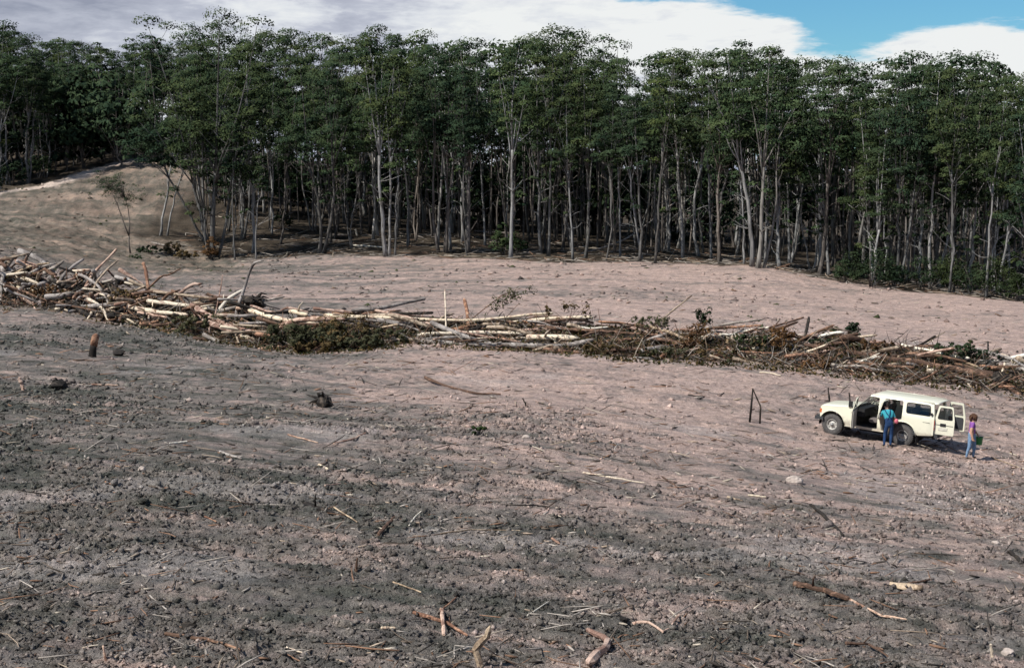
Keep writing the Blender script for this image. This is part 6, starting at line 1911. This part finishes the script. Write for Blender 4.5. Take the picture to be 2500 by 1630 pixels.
        lin = flat_panel(rpoly([(-.07, .72), (-.07, 1.16), (-.63, 1.16), (-.63, .72)], .04), [], (), ())
        for v in lin.verts: v.co.y = -s * .035
        lo = bm_obj('door_lining', lin, M_DARKLIN, e, .02)
        for k in range(5): MB().box(-.61, -.09, min(-s * .034, -s * .048), max(-s * .034, -s * .048), .77 + k * .075, .80 + k * .075).build('lining_rib', M_TRIM, lo)
        if s == 1:
            MB().box(-.40, -.20, .036, .050, .95, 1.06).build('handle_recess', M_TRIM, e)
            MB().box(-.46, -.14, .036, .046, .80, .91).build('number_plate', M_PLATE, e)
            MB().tube([(-.66, .045, 1.0), (-.02, .045, 1.0)], .006, 5).build('door_crease', M_SEAL, e)
    # load behind the seats: boxes and gear seen through the quarter window
    ld = MB().box(-2.2, -1.75, .05, .55, .50, 1.05).build('cargo_box', M_LINING, root)
    MB().box(-2.1, -1.6, -.6, -.05, .50, 1.2).build('cargo_box', M_DARKLIN, root)
    # side marks: vent, handle, filler
    MB().box(-2.43, -2.36, .855, .878, 1.30, 1.40).build('air_vent', M_TRIM, root)
    MB().box(-2.36, -2.09, .886, .892, 1.02, 1.03).build('filler_flap_gap', M_SEAL, root)
    return root, M


CAR, CARM = make_car()

# ------------------------------------------------------------------ people
M_SKIN = plain('skin', (0.46, 0.27, 0.19), .6, .3, var=.06)
M_TEAL = plain('teal_shirt', (0.045, 0.30, 0.36), .9, .1, var=.15)
M_NAVY = plain('navy_denim', (0.020, 0.045, 0.11), .9, .1, var=.25, scale=14)
M_JEANS = plain('pale_jeans', (0.15, 0.23, 0.34), .9, .1, var=.25, scale=14)
M_PURPLE = plain('purple_shirt', (0.22, 0.085, 0.30), .9, .1, var=.12)
M_HAIR = plain('brown_hair', (0.075, 0.035, 0.018), .7, .3, var=.35, scale=30)
M_HAIRD = plain('dark_hair', (0.025, 0.016, 0.012), .7, .3, var=.35, scale=30)
M_BOOT = plain('boots', (0.035, 0.028, 0.024), .7, .2)
M_GREENB = plain('green_plastic', (0.015, 0.16, 0.045), .4, .4)
M_PINKB = plain('pink_cloth', (0.62, 0.16, 0.20), .8, .1)


def skin_body(name, J, E, parent, mats, seg_mat):
    """one continuous body grown over a skeleton: J joint -> (pos, radius x, radius y); E edges; seg_mat edge -> material slot"""
    names = list(J); idx = {n: i for i, n in enumerate(names)}
    me = bpy.data.meshes.new(name + '_skeleton'); me.from_pydata([J[n][0] for n in names], [(idx[a], idx[b]) for a, b in E], [])
    o = bpy.data.objects.new(name + '_skeleton', me); COL.objects.link(o)
    o.modifiers.new('skin', 'SKIN'); sv = me.skin_vertices[0].data
    for i, n in enumerate(names):
        sv[i].radius = (J[n][1], J[n][2]); sv[i].use_root = (n == 'pelvis')
    s = o.modifiers.new('smooth', 'SUBSURF'); s.levels = 2; s.render_levels = 2
    dg = bpy.context.evaluated_depsgraph_get(); ev = o.evaluated_get(dg)
    m2 = bpy.data.meshes.new_from_object(ev)
    bpy.data.objects.remove(o)
    for m in mats: m2.materials.append(m)
    A = np.array([J[a][0] for a, b in E]); B = np.array([J[b][0] for a, b in E]); sl = [seg_mat.get(e, 0) for e in E]
    for p in m2.polygons:
        c = np.array(p.center); d = B - A; t = np.clip(((c - A) * d).sum(1) / (d * d).sum(1), 0, 1)
        k = int(np.argmin(np.linalg.norm(c - (A + d * t[:, None]), axis=1))); v = sl[k]
        p.material_index = v(t[k]) if callable(v) else v
        p.use_smooth = True
    return link('body', m2, None, parent)


def fingers(J, E, S, side, wrist, hand, curl, spread):
    """palm end plus five unequal fingers, the thumb from the side of the palm"""
    w = Vector(wrist); h = Vector(hand); d = (h - w).normalized(); sp = Vector(spread).normalized(); cu = Vector(curl).normalized()
    J['palm' + side] = (tuple(h), .036, .022); E.append(('wrist' + side, 'palm' + side))
    mb = MB()
    for k, ln in enumerate((.072, .08, .076, .062)):
        b = h + sp * (k - 1.5) * .019
        mb.tube([b - d * .01, b + d * ln * .5 + cu * .008, b + d * ln * .8 + cu * .035, b + d * ln * .75 + cu * .06], [.0095, .009, .0085, .006], 6)
    b = w.lerp(h, .45) - sp * .03
    mb.tube([b, b - sp * .02 + d * .03, b - sp * .018 + d * .055 + cu * .02], [.012, .0105, .007], 6)
    return mb


def head_parts(root, c, face, hair_mat, long=False, skin=M_SKIN):
    """nose, ears, eyes, mouth and hair round a head centre c looking along face"""
    c = Vector(c); f = Vector(face).normalized(); up = Vector((0, 0, 1)); r = f.cross(up).normalized(); up = r.cross(f)
    fm = MB(); n = c + f * .092
    fm.tube([n + up * .025, n + f * .012 - up * .005, n + f * .022 - up * .025, n - up * .034], [.008, .011, .014, .008], 6)
    fm.build('nose', skin, root, None, True)
    for s in (-1, 1):
        MB().ball(c + r * s * .032 + f * .084 + up * .012, .012, 8, 6).build('eye', M_LAMP, root, None, True)
        MB().ball(c + r * s * .078 - up * .005, (.012, .018, .03), 8, 6).build('ear', skin, root, None, True)
    MB().tube([c + r * -.022 + f * .088 - up * .055, c + f * .096 - up * .057, c + r * .022 + f * .088 - up * .055], .006, 6).build('mouth', M_PINKB, root, None, True)
    rng = random.Random(int(c.x * 1000)); hb = MB(); q = c - f * .018 + up * .03
    vs = []
    for i in range(9):
        th = math.pi * (.02 + .60 * i / 8)
        for k in range(16):
            a = 2 * math.pi * k / 16; d = r * math.cos(a) * math.sin(th) + f * math.sin(a) * math.sin(th) + up * math.cos(th)
            fr = max(0, d.dot(f)); rad = .105 * (1 + rng.uniform(-.07, .07)) * (1.0 if fr < .55 or d.dot(up) > .35 else .72)
            vs.append(q + d * rad)
    hb.add(vs, [(i * 16 + k, i * 16 + (k + 1) % 16, (i + 1) * 16 + (k + 1) % 16, (i + 1) * 16 + k) for i in range(8) for k in range(16)])
    if long:      # loose wavy hair to the shoulders
        for k in range(34):
            a = rng.uniform(-2.4, 2.4); d = (-f * math.cos(a) + r * math.sin(a)).normalized()
            p0 = q + d * .075 + up * rng.uniform(-.01, .07); L = rng.uniform(.14, .23)
            hb.tube([p0, p0 + d * .04 - up * L * .35, p0 + d * rng.uniform(.03, .06) - up * L * .7 + r * rng.uniform(-.015, .015), p0 + d * rng.uniform(.0, .04) - up * L], [.026, .03, .026, .008], 5)
    hb.build('hair', hair_mat, root, None, True)


def woman():
    p = hits([(2370, 1120)])[0]; p.z = hz(p.x, p.y)
    root = empty('person', p); tag(root, 'person in purple shirt and pale jeans walking right with a green bucket', 'person')
    # axes: x to the right in the picture, y away from the viewer
    J = {}; E = []
    def j(n, x, y, z, a, b=None): J[n] = ((x, y, z), a, b or a)
    j('pelvis', .02, 0, .92, .145, .115); j('waist', .015, 0, 1.06, .125, .10); j('chest', .01, 0, 1.24, .15, .11); j('neckb', .02, 0, 1.38, .085, .075); j('neck', .035, 0, 1.45, .05, .05); j('head', .055, .005, 1.55, .085, .092); j('crown', .05, .005, 1.63, .06, .065)
    j('hipL', -.06, -.07, .86, .105, .10); j('kneeL', -.10, -.10, .48, .068, .068); j('calfL', -.16, -.10, .30, .055); j('ankL', -.20, -.10, .09, .04); j('toeL', -.08, -.12, .03, .034, .04)
    j('hipR', .08, .07, .86, .105, .10); j('kneeR', .13, .06, .47, .068, .068); j('calfR', .12, .06, .28, .055); j('ankR', .10, .06, .08, .04); j('toeR', .23, .05, .03, .034, .04)
    j('shL', -.02, -.17, 1.345, .07); j('elL', -.09, -.215, 1.08, .045); j('wristL', -.04, -.235, .85, .028)
    j('shR', .04, .17, 1.345, .07); j('elR', .13, .20, 1.09, .045); j('wristR', .27, .20, .90, .028)
    E += [('pelvis', 'waist'), ('waist', 'chest'), ('chest', 'neckb'), ('neckb', 'neck'), ('neck', 'head'), ('head', 'crown'),
          ('pelvis', 'hipL'), ('hipL', 'kneeL'), ('kneeL', 'calfL'), ('calfL', 'ankL'), ('ankL', 'toeL'), ('pelvis', 'hipR'), ('hipR', 'kneeR'), ('kneeR', 'calfR'), ('calfR', 'ankR'), ('ankR', 'toeR'),
          ('chest', 'shL'), ('shL', 'elL'), ('elL', 'wristL'), ('chest', 'shR'), ('shR', 'elR'), ('elR', 'wristR')]
    S = {}
    f1 = fingers(J, E, S, 'L', J['wristL'][0], (-.025, -.24, .77), (1, .2, 0), (.8, -.2, .2)); f2 = fingers(J, E, S, 'R', J['wristR'][0], (.315, .20, .835), (-.4, 0, -.5), (.1, 1, 0))
    sleeve = lambda t: 2 if t < .55 else 1
    SK, SH, JE, BO = 1, 2, 3, 4
    sm = {e: SK for e in E}
    for a, b in (('waist', 'chest'), ('chest', 'neckb'), ('chest', 'shL'), ('chest', 'shR')): sm[(a, b)] = SH
    sm[('pelvis', 'waist')] = lambda t: SH if t > .25 else JE
    sm[('shL', 'elL')] = sleeve; sm[('shR', 'elR')] = sleeve
    for s in 'LR':
        for a, b in (('pelvis', 'hip'), ('hip', 'knee'), ('knee', 'calf'), ('calf', 'ank')): sm[(a + s if a != 'pelvis' else a, b + s)] = JE
        sm[('ank' + s, 'toe' + s)] = BO
    b = skin_body('person', J, E, root, [M_SKIN, M_SKIN, M_PURPLE, M_JEANS, M_BOOT], sm)
    for f in (f1, f2): f.build('fingers', M_SKIN, root, None, True)
    head_parts(root, (.06, .005, 1.555), (.85, .45, -.12), M_HAIR, True)
    # belt line
    ring = [(.02 + .148 * math.cos(a), .118 * math.sin(a), .985) for a in np.linspace(0, 2 * math.pi, 20)]
    MB().tube(ring, .012, 5, False).build('belt', M_BOOT, root, None, True)
    # bucket in her right hand
    bc = p + Vector((.335, .20, .50)); bk = empty('bucket', bc); tag(bk, 'green plastic bucket hanging from the hand of the person in purple', 'bucket')
    MB().lathe([(.0, .0), (.105, .0), (.11, .01), (.145, .27), (.153, .275), (.153, .285), (.14, .28), (.105, .02), (.0, .02)], 24).build('pail', M_GREENB, bk, None, True)
    hd = [(.15 * math.cos(a), 0, .26 + .105 * math.sin(a)) for a in np.linspace(0, math.pi, 13)]
    MB().tube(hd, .005, 6).build('handle', M_STEEL, bk, None, True)
    return root


def man():
    p = hits([(2167, 1089)])[0]; p.z = hz(p.x, p.y)
    p.z -= .02
    root = empty('person', p); root.scale = (.95,) * 3; tag(root, 'person in teal shirt and dark overalls leaning into the rear side door', 'person')
    # back towards the viewer, leaning in; x right in picture, y away
    J = {}; E = []
    def j(n, x, y, z, a, b=None): J[n] = ((x, y, z), a, b or a)
    j('pelvis', .06, .05, .93, .15, .125); j('waist', .05, .08, 1.07, .14, .11); j('chest', .01, .13, 1.26, .175, .125); j('neckb', -.01, .24, 1.40, .10, .085); j('neck', -.01, .29, 1.46, .055); j('head', -.01, .35, 1.53, .085, .092); j('crown', -.01, .37, 1.61, .06, .065)
    j('hipL', -.03, .05, .87, .11, .10); j('kneeL', -.09, .10, .50, .075); j('calfL', -.12, .04, .30, .06); j('ankL', -.14, -.02, .09, .042); j('toeL', -.15, .13, .035, .036, .042)
    j('hipR', .14, .04, .87, .11, .10); j('kneeR', .15, .08, .49, .075); j('calfR', .12, .02, .29, .06); j('ankR', .10, -.04, .09, .042); j('toeR', .12, .11, .035, .036, .042)
    j('shL', -.17, .20, 1.36, .075); j('elL', -.26, .28, 1.12, .05); j('wristL', -.16, .46, 1.02, .03)
    j('shR', .19, .20, 1.34, .075); j('elR', .30, .16, 1.10, .05); j('wristR', .26, .30, .97, .03)
    E += [('pelvis', 'waist'), ('waist', 'chest'), ('chest', 'neckb'), ('neckb', 'neck'), ('neck', 'head'), ('head', 'crown'),
          ('pelvis', 'hipL'), ('hipL', 'kneeL'), ('kneeL', 'calfL'), ('calfL', 'ankL'), ('ankL', 'toeL'), ('pelvis', 'hipR'), ('hipR', 'kneeR'), ('kneeR', 'calfR'), ('calfR', 'ankR'), ('ankR', 'toeR'),
          ('chest', 'shL'), ('shL', 'elL'), ('elL', 'wristL'), ('chest', 'shR'), ('shR', 'elR'), ('elR', 'wristR')]
    f1 = fingers(J, E, {}, 'L', J['wristL'][0], (-.12, .53, 1.0), (0, 0, -1), (1, 0, 0)); f2 = fingers(J, E, {}, 'R', J['wristR'][0], (.25, .36, .95), (0, 0, -1), (1, 0, 0))
    SK, SH, JE, BO = 1, 2, 3, 4; sm = {e: SK for e in E}
    for a, b in (('waist', 'chest'), ('chest', 'neckb'), ('chest', 'shL'), ('chest', 'shR')): sm[(a, b)] = SH
    sm[('waist', 'chest')] = lambda t: JE if t < .25 else SH
    sm[('pelvis', 'waist')] = JE
    for s in 'LR':
        sm[('sh' + s, 'el' + s)] = lambda t: SH if t < .8 else SK
        for a, b in (('pelvis', 'hip'), ('hip', 'knee'), ('knee', 'calf'), ('calf', 'ank')): sm[(a + s if a != 'pelvis' else a, b + s)] = JE
        sm[('ank' + s, 'toe' + s)] = BO
    skin_body('person', J, E, root, [M_SKIN, M_SKIN, M_TEAL, M_NAVY, M_BOOT], sm)
    for f in (f1, f2): f.build('fingers', M_SKIN, root, None, True)
    head_parts(root, (-.01, .355, 1.535), (-.05, 1, -.35), M_HAIRD, False)
    # crossed braces of the overalls
    for s in (-1, 1):
        P = [(.05 - s * .10, -.035, 1.06), (.03, -.005, 1.20), (.0 + s * .07, .055, 1.33), (s * .10, .15, 1.425), (s * .11, .25, 1.43)]
        MB().tube(P, [.017, .018, .018, .017, .015], 6).build('brace', M_NAVY, root, None, True)
    # pink cloth at the hip pocket / under the arm
    c = MB(); c.ball((.30, .02, .96), (.075, .05, .095), 10, 8); o = c.build('cloth_bag', M_PINKB, None, p, True); tag(o, 'pink bundle held at the hip of the person in overalls', 'bundle')
    return root


woman(); man()
